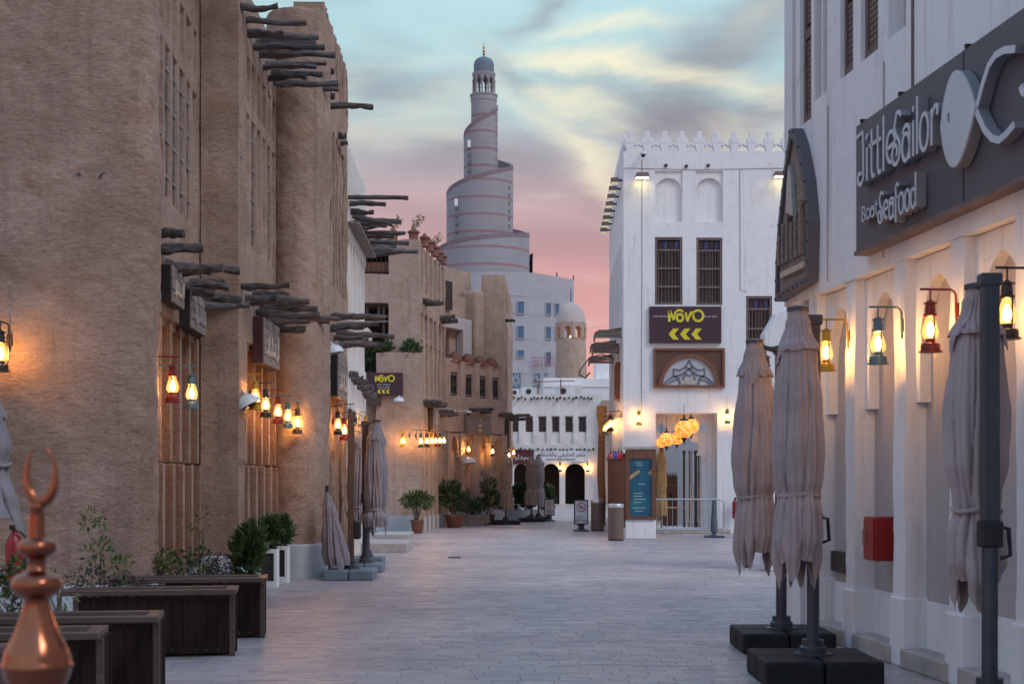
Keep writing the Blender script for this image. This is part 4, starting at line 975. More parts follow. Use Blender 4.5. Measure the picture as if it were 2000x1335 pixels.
def arch_grille():
    u0, z1 = frE.uz(1276, 680); u1, z0 = frE.uz(1415, 757); w, h = u1 - u0, z1 - z0
    T = thing('arched_lattice_panel', 'brown wooden lattice panel framing a patterned half-round window', 'window panel', frE.loc(u0, 0, z0), 0)
    panel('frame', rect(0, w, 0, h), [rect(.07, w - .07, .07, h - .07)], -.1, -.004, M_mwood, T)
    cx, r = w / 2, .80
    MB().ribbon(arc(cx, .07, r, r + .03, 0, 180, 28), .12, -.09, -.02).build('arch_rib', M_mwood, T)
    MB().box(.06, w - .06, -.02, -.006, .06, h - .06).build('backing', M_niche, T)
    # diagonal laths clipped to the spandrels
    m = MB()
    for s in (1, -1):
        k = -h
        while k < w + h:
            seg = []
            for i in range(61):
                x = k + i * (h) / 60 * 1.0; z = i * h / 60
                if s < 0: x = w - x
                ok = .07 < x < w - .07 and .07 < z < h - .07 and math.hypot(x - cx, z - .07) > r + .04
                if ok: seg.append((x, z))
                elif len(seg) > 1: m.ribbon([seg[0], seg[-1]], .016, -.055 - .008 * s, -.045 - .008 * s); seg = []
                else: seg = []
            if len(seg) > 1: m.ribbon([seg[0], seg[-1]], .016, -.055 - .008 * s, -.045 - .008 * s)
            k += .062
    m.build('lattice', M_mwood, T)
    gl = MB().prism([(cx + (r - .06) * math.cos(R(a)), .07 + (r - .03) * math.sin(R(a))) for a in range(0, 181, 6)], -.04, -.025).build('pane', pbr('frosted_glazing', (.50, .50, .53), (.42, .42, .46), 5, .4, 0), T)
    grey = pbr('lead_grey_tracery', (.16, .16, .18), (.12, .12, .14), 5, .5, 0)
    def tr(p, wd=.05): MB().ribbon([(cx + a, .07 + b) for a, b in p], wd, -.06, -.041).build('tracery', grey, T)
    for s in (1, -1):
        tr([(0, .70), (s * .12, .5), (s * .28, .42), (s * .44, .46), (s * .44, .28), (s * .3, .2), (s * .26, .03)])
        tr([(s * .18, .16), (s * .1, .36), (s * .02, .26)]); tr([(s * .72, .02), (s * .5, .22), (s * .22, .3), (0, .46), (-s * .1, .52)]); tr([(s * .62, .02), (s * .45, .14), (s * .3, .16)], .035)
        for a, b in ((s * .08, .2), (s * .2, .08)):
            MB().prism([(cx, .075), (cx + a - s * .03, .07 + b + .02), (cx + a * 1.1, .07 + b + .07), (cx + a + s * .04, .07 + b * .6)], -.055, -.041).build('petal', M_lettb, T)
arch_grille()
def floodlight(i, loc, rot, lbl, grp=None, lens=None):
    T = thing('floodlight', lbl, 'lamp', loc, rot, grp)
    MB().box(-.03, .03, -.12, 0, .05, .1).build('arm', M_iron, T)
    b = MB().prism([(-.2, 0), (.2, 0), (.17, .13), (-.17, .13)], -.34, -.1).build('housing', M_gwood, T, bevel=.01)
    MB().box(-.17, .17, -.335, -.12, -.012, -.004).build('lens', lens or M_flood, T)
floodlight(0, frE.loc(*[frE.uz(1253, 350)[0], 0]) + Vector((0, 0, frE.uz(1253, 350)[1])), 0, 'lit floodlight on the white house beside its left blind arch')
floodlight(1, frE.loc(*[frE.uz(1522, 348)[0], 0]) + Vector((0, 0, frE.uz(1522, 348)[1])), 0, 'lit floodlight on the white house towards the restaurant corner')
for i in range(8):
    floodlight(2 + i, frE2.loc(frE2.L - .6 - i * 1.18, 0, 10.05), frE2.ang, 'lit floodlight on the alley side of the white house under the crenels', 'floodlights along the alley side of the white house', M_floodd)
for i in range(4):
    T = thing('slatted_awning', 'grey slatted wooden awning on the alley side of the white house', 'awning', frE2.loc(frE2.L - 1.3 - i * 1.9, 0, 5.9 - .28 * (i % 2)), frE2.ang, 'slatted awnings on the white house')
    for k in range(7): MB().box(-.55 + k * .157, -.41 + k * .157, -.78, 0, -.015 + .004 * (k % 2), .015).build('plank', M_gwood, T, rot=(R(9), 0, 0))
    for k in range(3): MB().box(.56, .59, -.8 + .05 * k, .0, -.3 + k * .085, -.23 + k * .085).build('end_board', M_gwood, T)
    MB().box(-.55, .56, -.8, -.77, -.32, -.14).build('fascia', M_gwood, T)
    for x in (-.5, .5): MB().tube([(x, 0, -.1), (x, -.75, -.14)], .02, 6).build('arm', M_dwood, T)
T = thing('gooseneck_rod', 'thin curved iron lamp rod reaching out from the alley side of the white house', 'lamp', frE2.loc(4.0, 0, 5.4), frE2.ang)
MB().tube([(0, 0, 0), (0, -.4, .15), (0, -.8, .05), (0, -1.1, -.35), (0, -1.15, -.5)], .02, 6).build('rod', M_iron, T, smooth=60); MB().tube([(-.1, -1.15, -.5), (.0, -.95, -.62), (.1, -.8, -.45)], .025, 6).build('hook', M_iron, T)
# wooden terrace screen and menu board in front of the white house
def kiosk():
    fk = Frame((3.12, 46.0), (2.91, 36.55))
    T = thing('slatted_terrace_screen', 'tall red-brown slatted timber screen along the white house alley', 'screen', fk.loc(), fk.ang)
    n = 60
    for k in range(n): MB().box(k * fk.L / n + .01, (k + 1) * fk.L / n - .01, -.02 + .006 * (k % 2), .03, .28, 2.12).build('slat', M_mwood, T)
    MB().box(0, fk.L, -.05, .05, 2.12, 2.2).build('top_rail', M_mwood, T); MB().box(0, fk.L, -.06, .06, 0, .27).build('kerb', M_white, T)
    B = thing('menu_board', 'tall timber board with a teal poster standing on a white plinth', 'sign board', (2.91, 36.4, 0), 0)
    w = .77
    MB().box(0, w, 0, .35, 0, .47).build('plinth', M_white, B, bevel=.02)
    f = panel('frame', rect(0, w, .49, 2.29), [rect(.1, w - .1, .58, 2.06)], -.03, .1, M_mwood, B)
    MB().box(-.03, w + .03, -.06, .3, 2.3, 2.36).build('cap', M_stone, B)
    MB().box(0.01, w - .01, .1, .3, .5, 2.28).build('case', M_mwood, B)
    po = MB().box(.1, w - .1, .02, .03, .58, 2.06).build('poster', M_teal_(), B)
    MB().prism([(.1, 1.5), (.1, 1.62), (.34, 1.78), (.38, 1.72)], .014, .02).build('graphic_band', M_lettg, B); MB().prism([(.57, 1.68), (w - .1, 1.62), (w - .1, 1.8)], .014, .02).build('graphic_band', M_lettg, B)
    for z, a, b in ((1.95, .25, .42), (1.88, .28, .44), (1.4, .33, .5), (1.16, .2, .46), (1.09, .2, .42), (1.01, .2, .5), (.93, .2, .4), (.79, .18, .52), (.71, .24, .45)):
        MB().box(a, b, .015, .02, z, z + .012).build('text_line', M_lettw, B)
def M_teal_():
    m = MATS.get('teal_poster') or pbr('teal_poster', (.012, .155, .20), (.01, .075, .14), 2.2, .35, 0)
    return m
kiosk()
# ---------------------------------------------------------------- far arcade closing the street
frD = Frame((-1.2, 80.8), (5.1, 80.8))
def far_arcade():
    T = thing('arcade_house', 'pale two-storey house with an arcade closing the end of the street', 'building', frD.loc(), 0)
    e = frD.uz; L = frD.L; H = 6.25
    rects = []; cols = [1005, 1033, 1059, 1085, 1111, 1137]
    for px in cols:
        a = e(px - 8, 812); b = e(px + 8, 866); rects += [(a[0], b[0], b[1], a[1], .12), (a[0] + .05, b[0] - .02, e(0, 843)[1], a[1] - .05, .25)]
    field('upper_wall', L, 3.1, H, rects, M_white2, T, seed=12, amp=.03, wob=.03, thick=2.5, top=lambda x: .06 * nz(x * 2, 0, 0))
    for px in cols:
        a = e(px - 6, 813); b = e(px + 7, 842); grid_window(T, a[0], b[0], b[1], a[1], .2, M_dwood, 3, 2)
    hs = []
    for a, b in ((1004, 1032), (1060, 1093), (1104, 1143)):
        ua, zb = e(a, 905); ub, _ = e(b, 905); hs.append(arch(ua, ub, .02, zb - .5, .5, 'round'))
    panel('arcade_wall', rect(0, L, 0, 3.1), hs, .02, .7, M_white2, T, smooth=30)
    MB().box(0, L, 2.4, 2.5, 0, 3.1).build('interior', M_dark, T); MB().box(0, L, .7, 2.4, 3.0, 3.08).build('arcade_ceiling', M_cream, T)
    rd = random.Random(7)
    for i in range(26): beam(T, .25 + i * .22 + rd.uniform(-.05, .05), 6.05 + rd.uniform(-.04, .04), rd.uniform(.12, .3), .055)
    for i in range(24): beam(T, .3 + i * .24 + rd.uniform(-.05, .05), 3.14 + rd.uniform(-.03, .03), rd.uniform(.12, .3), .05)
    # right wing, browner, with a doorway
    field('wing_wall', 1.6, 0, 5.9, [(.3, .75, -.1, 3.0, .3), (.3, .8, 4.4, 5.6, .1)], M_mud2, T, x0=L, y=-.4, seed=5, thick=3)
    MB().box(L + .3, L + .76, -.12, -.08, .1, 2.55).build('door', pbr('teal_door', (.05, .12, .14), None, 3, .5, 0), T)
    MB().box(L + .28, L + .9, -.45, -.38, 2.62, 2.85).build('name_plate', M_lettb, T)
    # low roof house behind with pale blocks
    B = thing('roof_block', 'whitewashed stepped roof block behind the arcade house', 'building', (1.9, 86, 0), 0)
    MB().box(0, 5, 0, 4, 0, 7.55).build('block', M_white, B, bevel=.03); MB().box(.9, 2.3, -.6, .0, 0, 7.1).build('block', M_white2, B, bevel=.03); MB().box(3.2, 4.6, .6, 3, 7.55, 8.6).build('block', M_white, B, bevel=.03)
    MB().box(0, 5, -.05, .02, 7.0, 7.04).build('ledge', M_cream, B)
    for i, (x, w, h) in enumerate(((1.1, .5, .4), (1.7, .9, .5), (3.5, 1.3, .55))):
        A = thing('rooftop_ac_unit', ['small boxy rooftop cooling unit', 'mid-sized grey rooftop cooling unit', 'wide pale rooftop cooling unit beside red pipes'][i] + ' on the arcade house', 'ac unit', (frD.A.x + x, 81.8, 6.22), 0, 'cooling units on the arcade house roof')
        MB().box(0, w, 0, .4, .06, h).build('casing', M_ac, A, bevel=.02); MB().box(0, .05, .05, .35, 0, .06).box(w - .05, w, .05, .35, 0, .06).build('feet', M_iron, A); MB().lathe([(h * .32, 0), (h * .32, .01)], 16).build('fan_grille', M_iron, A, loc=(w * .5, -.005, h * .52), rot=(R(90), 0, 0))
    Pp = thing('roof_pipework', 'rusty red pipe frame on the arcade house roof', 'pipe', (frD.A.x + 4.0, 81.6, 6.22)); MB().tube([(0, 0, 0), (0, 0, .95)], .04, 6).tube([(-1.6, 0, .8), (.8, 0, .86)], .03, 6).tube([(-1.3, 0, 0), (-1.3, 0, .75)], .04, 6).build('pipe', M_pipe, Pp)
far_arcade()
def arabic_board(name, label, px0, px1, py0, py1, mat, lines, fr=frD, out=.12):
    u0, z1 = fr.uz(px0, py0, out); u1, z0 = fr.uz(px1, py1, out)
    T = thing(name, label, 'sign', fr.loc(u0, out, z0), fr.ang); w, h = u1 - u0, z1 - z0
    MB().box(0, w, 0, .08, 0, h).build('board', mat, T)
    for txt, size, fx, fz, m in lines: put('lettering', text_mesh(txt, size, .01, m), T, loc=(w * fx, -.004, h * fz))
arabic_board('shop_sign', 'long white shop sign with black Arabic lettering over the far arcade', 1043, 1147, 879, 905, M_camw,
             [(arabic('متجر الخليفي والقحطاني'), .30, .5, .56, M_lettk), ('QAHTANI & KHELAIFI', .17, .5, .24, M_lettk), (arabic('تجارة عامة'), .1, .15, .06, M_lettk), ('GENERAL TRADING', .09, .82, .06, M_lettk)])
arabic_board('pharmacy_sign', 'maroon shop sign with white Arabic lettering over the far arcade', 1000, 1042, 878, 906, M_plum if False else pbr('maroon_board', (.10, .012, .02), None, 3, .5, 0), [(arabic('صيدلية'), .40, .45, .36, M_lettw)], out=.1)
# ---------------------------------------------------------------- domed turret, round cultural centre and the spiral tower
def turret():
    Y = 112; c = at(1115, 930, Y); T = thing('domed_turret', 'pale stone turret with a dome and small lit arches', 'tower', (c.x, Y, 0), 0)
    z = lambda py: CH + (930 - py) * Y / F
    r0, r1 = 31 * Y / F, 28 * Y / F
    MB().lathe([(r0 * 1.03, 0), (r0, z(725)), (r1 * 1.02, z(663)), (r1 * .98, z(662))], 40).build('drum', M_mud2, T, smooth=40)
    v = []; m = MB(); n = 8
    hw = .38
    for k in range(n):
        a = 2 * math.pi * (k + .5) / n - math.pi / 2 + .1
        o = panel('arch_wall', rect(-r1 * .42, r1 * .42, z(662), z(630)), [arch(-r1 * .24, r1 * .24, z(662) + .03, z(646), .3, 'round')], -.06, .06, M_mud2, T)
        o.location = (r1 * .95 * math.cos(a), r1 * .95 * math.sin(a), 0); o.rotation_euler = (0, 0, a + math.pi / 2)
    MB().lathe([(r1 * 1.04, z(632)), (r1 * 1.0, z(625)), (r1 * .93, z(612)), (r1 * .7, z(600)), (r1 * .38, z(593)), (r1 * .1, z(590)), (.02, z(589))], 40).build('dome', plaster('pale_dome_plaster', (.50, .43, .40), (.45, .38, .35), (.36, .29, .26)), T, smooth=60)
    MB().tube([(0, 0, z(591)), (0, 0, z(560))], [.06, .02], 6).build('finial', M_iron, T)
    MB().lathe([(.01, 0), (.09, .08), (.09, .16), (.01, .24)], 10, (0, -.2, z(661))).build('lamp', M_warm, T)
turret()
def tower_material():
    m, nt, b = _nodes('pale_banded_stone')
    geo = nt.nodes.new('ShaderNodeNewGeometry'); sp = nt.nodes.new('ShaderNodeSeparateXYZ'); nt.links.new(geo.outputs['Position'], sp.inputs[0])
    Y = 262; z0 = CH + (930 - 527) * Y / F; per = 33.2 * Y / F
    md = nt.nodes.new('ShaderNodeMath'); md.operation = 'SUBTRACT'; nt.links.new(sp.outputs[2], md.inputs[0]); md.inputs[1].default_value = z0 - .33
    mm = nt.nodes.new('ShaderNodeMath'); mm.operation = 'MODULO'; nt.links.new(md.outputs[0], mm.inputs[0]); mm.inputs[1].default_value = per
    lt = nt.nodes.new('ShaderNodeMath'); lt.operation = 'LESS_THAN'; nt.links.new(mm.outputs[0], lt.inputs[0]); lt.inputs[1].default_value = .46
    gt = nt.nodes.new('ShaderNodeMath'); gt.operation = 'GREATER_THAN'; nt.links.new(md.outputs[0], gt.inputs[0]); gt.inputs[1].default_value = 0
    l3 = nt.nodes.new('ShaderNodeMath'); l3.operation = 'LESS_THAN'; nt.links.new(md.outputs[0], l3.inputs[0]); l3.inputs[1].default_value = per * 9.5
    f = nt.nodes.new('ShaderNodeMath'); f.operation = 'MULTIPLY'; nt.links.new(lt.outputs[0], f.inputs[0]); nt.links.new(gt.outputs[0], f.inputs[1])
    f2 = nt.nodes.new('ShaderNodeMath'); f2.operation = 'MULTIPLY'; nt.links.new(f.outputs[0], f2.inputs[0]); nt.links.new(l3.outputs[0], f2.inputs[1])
    c = _mix(nt, _range(nt, _noise(nt, geo.outputs['Position'], .15, 4), .3, .7), (.31, .305, .32), (.275, .27, .285))
    jm = nt.nodes.new('ShaderNodeMath'); jm.operation = 'MODULO'; nt.links.new(sp.outputs[2], jm.inputs[0]); jm.inputs[1].default_value = 1.04
    jl = nt.nodes.new('ShaderNodeMath'); jl.operation = 'LESS_THAN'; nt.links.new(jm.outputs[0], jl.inputs[0]); jl.inputs[1].default_value = .09
    c = _mix(nt, _range(nt, jl.outputs[0], 0, 1, 0, .3), c, (.15, .15, .16))
    c = _mix(nt, _range(nt, _noise(nt, geo.outputs['Position'], .6, 6, .65), .52, .75, 0, .4), c, (.22, .21, .22))
    c = _mix(nt, f2.outputs[0], c, (.285, .165, .178))
    nt.links.new(c, b.inputs['Base Color']); b.inputs['Roughness'].default_value = .85
    return m
def spiral_tower():
    Y = 262; s = Y / F; c = at(945, 930, Y); z = lambda py: CH + (930 - py) * s
    T = thing('spiral_minaret', 'tall spiral minaret with pink bands, open lantern and slate dome', 'tower', (c.x, Y, 0), 0)
    mt = tower_material()
    key = [(-1.0, 100, 500), (0, 91, 490), (.5, 89, 457), (1, 73, 378), (1.5, 57, 322), (2, 39, 262), (2.5, 27, 205), (3.0, 24.5, 195)]
    def ev(t):
        for (a, ra, ya), (b, rb, yb) in zip(key, key[1:]):
            if t <= b:
                k = (t - a) / (b - a); return ra + (rb - ra) * k, ya + (yb - ya) * k
        return key[-1][1:]
    n = 240; v = []; f = []
    for i in range(n + 1):
        t = -.5 + 3.5 * i / n; r, py = ev(t); r2 = ev(min(t + 1, 3.0))[0] - 3; a = math.pi + 2 * math.pi * t
        rr = r * s; ri = max(r2 * s, 1.0); zt = z(py); zb = max(0, z(py) - 24)
        ca, sa = math.cos(a), math.sin(a)
        v += [(rr * ca, rr * sa, zb), (rr * ca, rr * sa, zt), ((rr - .35) * ca, (rr - .35) * sa, zt), ((rr - .35) * ca, (rr - .35) * sa, zt - 1.4), (ri * ca, ri * sa, zt - 1.4)]
    for i in range(n):
        for k in range(4): a = i * 5 + k; f.append((a, a + 5, a + 6, a + 1))
    MB().add(v, f).build('spiral_wall', mt, T, smooth=40)
    v = []; f = []
    for i in range(n + 1):
        t = -.5 + 3.5 * i / n; r, py = ev(t); a = math.pi + 2 * math.pi * t; rr = r * s + .04; zt = z(py)
        v += [(rr * math.cos(a), rr * math.sin(a), zt - .75), (rr * math.cos(a), rr * math.sin(a), zt + .02)]
    f = [(2 * i, 2 * i + 2, 2 * i + 3, 2 * i + 1) for i in range(n)]
    MB().add(v, f).build('ramp_band', pbr('grey_pink_coping', (.23, .17, .185), None, 1, .8, 0), T)
    R0 = 24.8 * s
    MB().lathe([(R0, z(400)), (R0, z(200)), (R0 * 1.04, z(199)), (R0 * 1.04, z(190)), (R0 * 1.1, z(189)), (R0 * 1.1, z(186.5)), (R0 * .5, z(186))], 40).build('shaft', mt, T, smooth=40)
    rc = 20.5 * s
    for k in range(10):
        a = 2 * math.pi * (k + .25) / 10
        MB().lathe([(.28, 0), (.28, .3), (.2, .4), (.2, z(160) - z(188)), (.32, z(158) - z(188))], 8, (rc * math.cos(a), rc * math.sin(a), z(188))).build('column', mt, T, smooth=40)
        a2 = a + math.pi / 10; w = rc * math.sin(math.pi / 10)
        o = panel('arch', rect(-w, w, z(166), z(150)), [arch(-w + .18, w - .18, z(166) - .2 + .21, z(160), .75, 'point')], -.12, .12, mt, T); o.location = (rc * .955 * math.cos(a2), rc * .955 * math.sin(a2), 0); o.rotation_euler = (0, 0, a2 + math.pi / 2)
    MB().lathe([(rc * .9, z(151)), (rc * 1.06, z(150.5)), (rc * 1.12, z(147)), (rc * 1.12, z(144.5)), (rc * .95, z(143.5))], 40).build('cornice', mt, T, smooth=40)
    MB().lathe([(rc * .97, z(143.6)), (rc * .97, z(128)), (rc * .9, z(121)), (rc * .7, z(116)), (rc * .4, z(113)), (rc * .1, z(111.5)), (.02, z(111))], 32).build('dome', M_dome, T, smooth=60)
    MB().lathe([(.35, z(112)), (.15, z(109)), (.3, z(106)), (.12, z(103)), (.28, z(100)), (.1, z(96)), (.22, z(93)), (.06, z(89)), (.02, z(81))], 8).build('finial', M_gold, T)
    sl = pbr('blue_grey_window_slot', (.14, .17, .21), None, 1, .6, 0)  # blue-grey tone of the tower's small windows
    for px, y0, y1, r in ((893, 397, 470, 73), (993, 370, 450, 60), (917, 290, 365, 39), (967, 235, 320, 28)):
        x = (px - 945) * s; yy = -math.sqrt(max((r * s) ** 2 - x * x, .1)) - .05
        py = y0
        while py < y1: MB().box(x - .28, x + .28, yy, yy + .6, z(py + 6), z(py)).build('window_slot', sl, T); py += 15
    for px, py in ((893, 405), (917, 287)): x = (px - 945) * s; r = (73 if px < 900 else 39) * s; yy = -math.sqrt(r * r - x * x) - .08; MB().box(x - .3, x + .3, yy, yy + .6, z(py + 7), z(py - 7)).build('pale_niche', M_white, T)
spiral_tower()
def cultural_centre():
    Y = 235; s = Y / F; z = lambda py: CH + (930 - py) * s; c = at(1000, 930, Y)
    T = thing('round_white_block', 'large smooth pale building with blue windows at the foot of the minaret', 'building', (c.x, Y, 0), 0)
    mt = plaster('pale_render', (.44, .43, .45), (.40, .39, .41), (.35, .34, .36), .3, .05)
    v = []; n = 30
    pts = [(-16, 6)] + [(-13 + i * .8, 4.5 - 4.5 * math.sin(min(1, i / 12) * math.pi / 2)) for i in range(13)] + [(x, (x * .09) ** 2 * 2) for x in (0, 2, 4, 6, 8, 9.4)] + [(10.3, 1.8), (10.3, 30), (-16, 30)]
    top = lambda x: z(531 if x < 3 else 531 + (x - 3) * 1.7)
    k = len(pts); vv = [(x, y, 0) for x, y in pts] + [(x, y, top(x)) for x, y in pts]
    MB().add(vv, [(i, (i + 1) % k, (i + 1) % k + k, i + k) for i in range(k)] + [tuple(range(k, 2 * k))]).build('wall', mt, T)
    def yat(x): return (x * .09) ** 2 * 2 if x > -3.4 else 4.5
    for px0, px1, y0, y1 in ((1011, 1023, 589, 612), (1011, 1023, 637, 660), (1011, 1023, 684, 697), (1067, 1076, 591, 613), (1067, 1076, 638, 661), (1067, 1076, 687, 710), (1085, 1092, 592, 614), (1085, 1092, 638, 661)):
        x0, x1 = (px0 - 1000) * s, (px1 - 1000) * s; y = yat((x0 + x1) / 2) - .12
        f = panel('window_surround', rect(x0 - .12, x1 + .12, z(y1) - .12, z(y0) + .12), [rect(x0, x1, z(y1), z(y0))], y - .1, y + .3, mt, T); MB().box(x0, x1, y, y + .1, z(y1), z(y0)).build('pane', M_gblue, f)
    for zz in (612, 661, 728, 577): MB().box(-2.5, 10.2, -.05, -.02, z(zz) - .04, z(zz)).build('string_course', mt, T)
    for px0, px1 in ((999, 1017), (1036, 1055), (1064, 1070)):
        x0, x1 = (px0 - 1000) * s, (px1 - 1000) * s; y = yat(x1) - .14; zc = (z(728) + z(757)) / 2; xc = (x0 + x1) / 2; h = (z(728) - z(757)) / 2; w = (x1 - x0) / 2
        g = MB()
        for q in range(8):
            a = q * math.pi / 4 + .2
            g.ribbon([(xc + .25 * math.cos(a), zc + .25 * math.sin(a)), (xc + .95 * w * math.cos(a), zc + .95 * h * math.sin(a))], .14, y - .08, y); g.ribbon([(xc + .6 * w * math.cos(a + k2), zc + .6 * h * math.sin(a + k2)) for k2 in (0, .4, .8)], .12, y - .07, y)
        g.build('star_tracery', mt, T); MB().box(x0, x1, y, y + .06, zc - h, zc + h).build('tracery_back', M_gblue, T)
    g = MB(); r = pbr('pink_neon_outline', (.42, .13, .17), None, 3, .5, 0); y = -.4
    for ox in (1037, 1061):
        P = lambda a, b: ((ox + a - 1000) * s, z(b))
        for p in ([P(0, 698), P(20, 699), P(20, 715)], [P(2, 705), P(14, 705), P(14, 713)], [P(4, 714), P(17, 715)], [P(8, 708), P(8, 714)]): g.ribbon(p, .14, y, y + .1)
    g.build('outline_lettering', r, T)
    for px in (1088, 1121): x = (px - 1000) * s; MB().tube([(x, yat(x) + .3, top(x)), (x, yat(x) + .3, top(x) + .7)], .12, 6).build('roof_lamp', M_iron, T)
    MB().tube([((1118 - 1000) * s, 2.4, top(10)), ((1118 - 1000) * s, 2.4, top(10) - 5)], .2, 6).build('downpipe', mt, T)
cultural_centre()
# ---------------------------------------------------------------- lanterns
LANT = {'red': (.22, .02, .018), 'blue': (.09, .17, .23), 'yellow': (.55, .30, .02), 'black': (.03, .028, .028), 'brown': (.13, .07, .035), 'green': (.06, .12, .08)}
_lm = {}
def lantern_meshes(c):
    if c in _lm: return _lm[c]
    mt = paint(LANT[c], c + '_lantern_enamel', .4)
    cap = MB().lathe([(.008, .06), (.03, .045), (.045, .04), (.045, .032), (.03, .03), (.034, .0), (.034, -.03), (.044, -.035), (.044, -.05), (.03, -.056)][::-1], 14).mesh('cap', mt, 40)
    globe = MB().lathe([(.03, -.056), (.034, -.075), (.046, -.11), (.056, -.15), (.054, -.175), (.038, -.2)][::-1], 14, cap=False).mesh('globe', M_globe, 80)
    bulb = MB().lathe([(.002, -.085), (.016, -.105), (.024, -.14), (.022, -.165), (.008, -.185)][::-1], 10).mesh('flame', M_bulb, 80)
    base = MB().lathe([(.036, -.2), (.03, -.21), (.034, -.225), (.062, -.232), (.066, -.25), (.066, -.275), (.08, -.282), (.08, -.29), (.02, -.292)][::-1], 16).mesh('fuel_tank', mt, 40)
    tb = []
    for sx in (1, -1): tb.append(MB().tube([(sx * .036, 0, .0), (sx * .06, 0, -.02), (sx * .068, 0, -.08), (sx * .066, 0, -.2), (sx * .05, 0, -.235)], .0055, 6).mesh('side_tube', mt, 60))
    wire = MB().tube([(0, -.034, -.05), (0, -.05, -.1), (0, -.062, -.15), (0, -.05, -.2), (0, -.04, -.225)], .004, 5).mesh('guard_wire', mt, 60)
    _lm[c] = (mt, [('cap', cap), ('globe', globe), ('flame', bulb), ('fuel_tank', base), ('side_tube', tb[0]), ('side_tube', tb[1]), ('guard_wire', wire)])
    return _lm[c]
def lantern(label, pos, ang, D, c, s=1.15, group=None, arm=True):
    mt, parts = lantern_meshes(c)
    T = thing('wall_lantern', label, 'lantern', pos, ang, group, s); D = D / s
    for n_, me in parts: put(n_, me, T)
    if arm:
        MB().tube([(0, -.07, .13), (0, D - .05, .13), (0, D - .025, .115), (0, D - .015, .09), (0, D - .012, -.1)], .008, 7).build('bracket_arm', mt, T, smooth=60)
        MB().tube([(0, 0, .055), (0, 0, .128)], .006, 6).build('hanger', mt, T)
    else:
        MB().tube([(0, 0, .055), (0, D * .5, .1), (0, D, .08)], .006, 6).build('bracket_arm', mt, T, smooth=60)
    MB().box(-.022, .022, D - .014, D + .02, -.05, .04).build('wall_plate', mt, T)
    return T
lantern('black lantern mounted on the face of the broad rough pier', at(1, 658, 13.62), 0, .24, 'black')
lantern('red lantern hung beside the blue one next to the broad pier', at(337, 724, 15.0), fr1.ang, .24, 'red')
lantern('blue lantern hung between the red lantern and the second pier', at(374, 740, 15.9), fr1.ang, .42, 'blue')
lantern('yellow lantern on a yellow bracket by the second mud pier', at(498, 752, 19.35), fr2.ang, .18, 'yellow')
lantern('black lantern between the yellow and the red one under the carved sign', at(519, 768, 19.9), fr2.ang, .21, 'black')
lantern('red lantern between black and blue lanterns under the carved sign', at(543, 782, 20.6), fr2.ang, .28, 'red')
lantern('blue-grey lantern next to the rounded pier below the log row', at(562, 792, 21.2), fr2.ang, .33, 'blue')
lantern('brown lantern fixed to the rounded pier with a glowing patch behind it', at(581, 805, 22.08), 0, .24, 'brown')
for (px, py, Y, c, t) in ((660, 810, 23.9, 'black', 'large black lantern just beyond the rounded pier'), (672, 822, 24.6, 'red', 'red lantern low in the cluster beyond the rounded pier'), (684, 805, 25.4, 'brown', 'brown lantern high in the cluster beyond the rounded pier'),
                          (686, 820, 26.1, 'blue', 'blue lantern behind the dark parasol mast beyond the rounded pier')):
    p = at(px, py, Y); lantern(t, p, fr3.ang, max(.1, p.x + 3.06 + .02 * (Y - 23)), c)
p = at(714, 818, 29.5); lantern('yellow lantern on the narrow whitewashed house between parasol masts', p, fr4.ang, p.x + 3.18, 'yellow')
lantern('amber lantern alone on the front of the sandy corner house', at(787, 850, 40.42), 0, .36, 'yellow')
for i, (px, c, nm) in enumerate(((822, 'green', 'green'), (834, 'black', 'black'), (843, 'yellow', 'yellow'), (851, 'red', 'red'), (859, 'brown', 'brown'), (867, 'blue', 'blue'))):
    u, z = frB2.uz(px, 850, .3); lantern(nm + ' lantern in the row along the flank of the sandy corner house', frB2.loc(u, .3, z), frB2.ang, .32, c, group='lanterns along the flank of the sandy house')
u, z = frC.uz(915, 868, .3); lantern('amber lantern above the white dome lamp on the arched terrace house', frC.loc(u, .3, z), frC.ang, .32, 'yellow')
u, z = frC.uz(962, 872, .3); lantern('dark lantern between the right-hand blind arches of the terrace house', frC.loc(u, .3, z), frC.ang, .32, 'black')
for i, (px, py) in enumerate(((994, 880), (1003, 876))):
    p = at(px, py, 53 + 2 * i); lantern(('brown', 'yellow')[i] + ' lantern on the far corner of the terrace house', p, frC2.ang, max(.15, p.x + .16), ('brown', 'yellow')[i])
for px, t in ((1094, 'between the far arches'), (1148, 'right of the last far arch')):
    u, z = frD.uz(px, 906, .25); lantern('small lit lantern on the arcade house ' + t, frD.loc(u, .25, z), 0, .27, 'brown', 1.5)
u, z = frE.uz(1248, 806, .26); lantern('yellow lantern on the white house left of its doorway', frE.loc(u, .26, z), 0, .26, 'yellow', 1.2, arm=False)
u, z = frE.uz(1421, 803, .26); lantern('grey-blue lantern on the white house right of its doorway', frE.loc(u, .26, z), 0, .26, 'blue', 1.2, arm=False)
for i, c in enumerate(('black', 'red', 'yellow', 'blue', 'brown', 'green')):
    lantern(c + ' lantern in the row on the alley side of the white house', frE2.loc(frE2.L - .5 - i * .85, .34, 3.3), frE2.ang, .34, c, 1.35, group='lanterns on the alley side of the white house')
for px, py, c, t in ((1496, 705, 'black', 'black lantern at the far corner of the seafood restaurant'), (1614, 655, 'yellow', 'yellow lantern on a restaurant pillar behind the dark parasol mast'), (1715, 634, 'blue', 'blue lantern on a restaurant pillar below the storefront letters'),
                     (1817, 603, 'red', 'red lantern on a red bracket on a restaurant pillar'), (1967, 566, 'black', 'black lantern half hidden behind the single parasol')):
    u, z = frF.uz(px, py, .5); lantern(t, frF.loc(u, .5, z), frF.ang, .22, c)
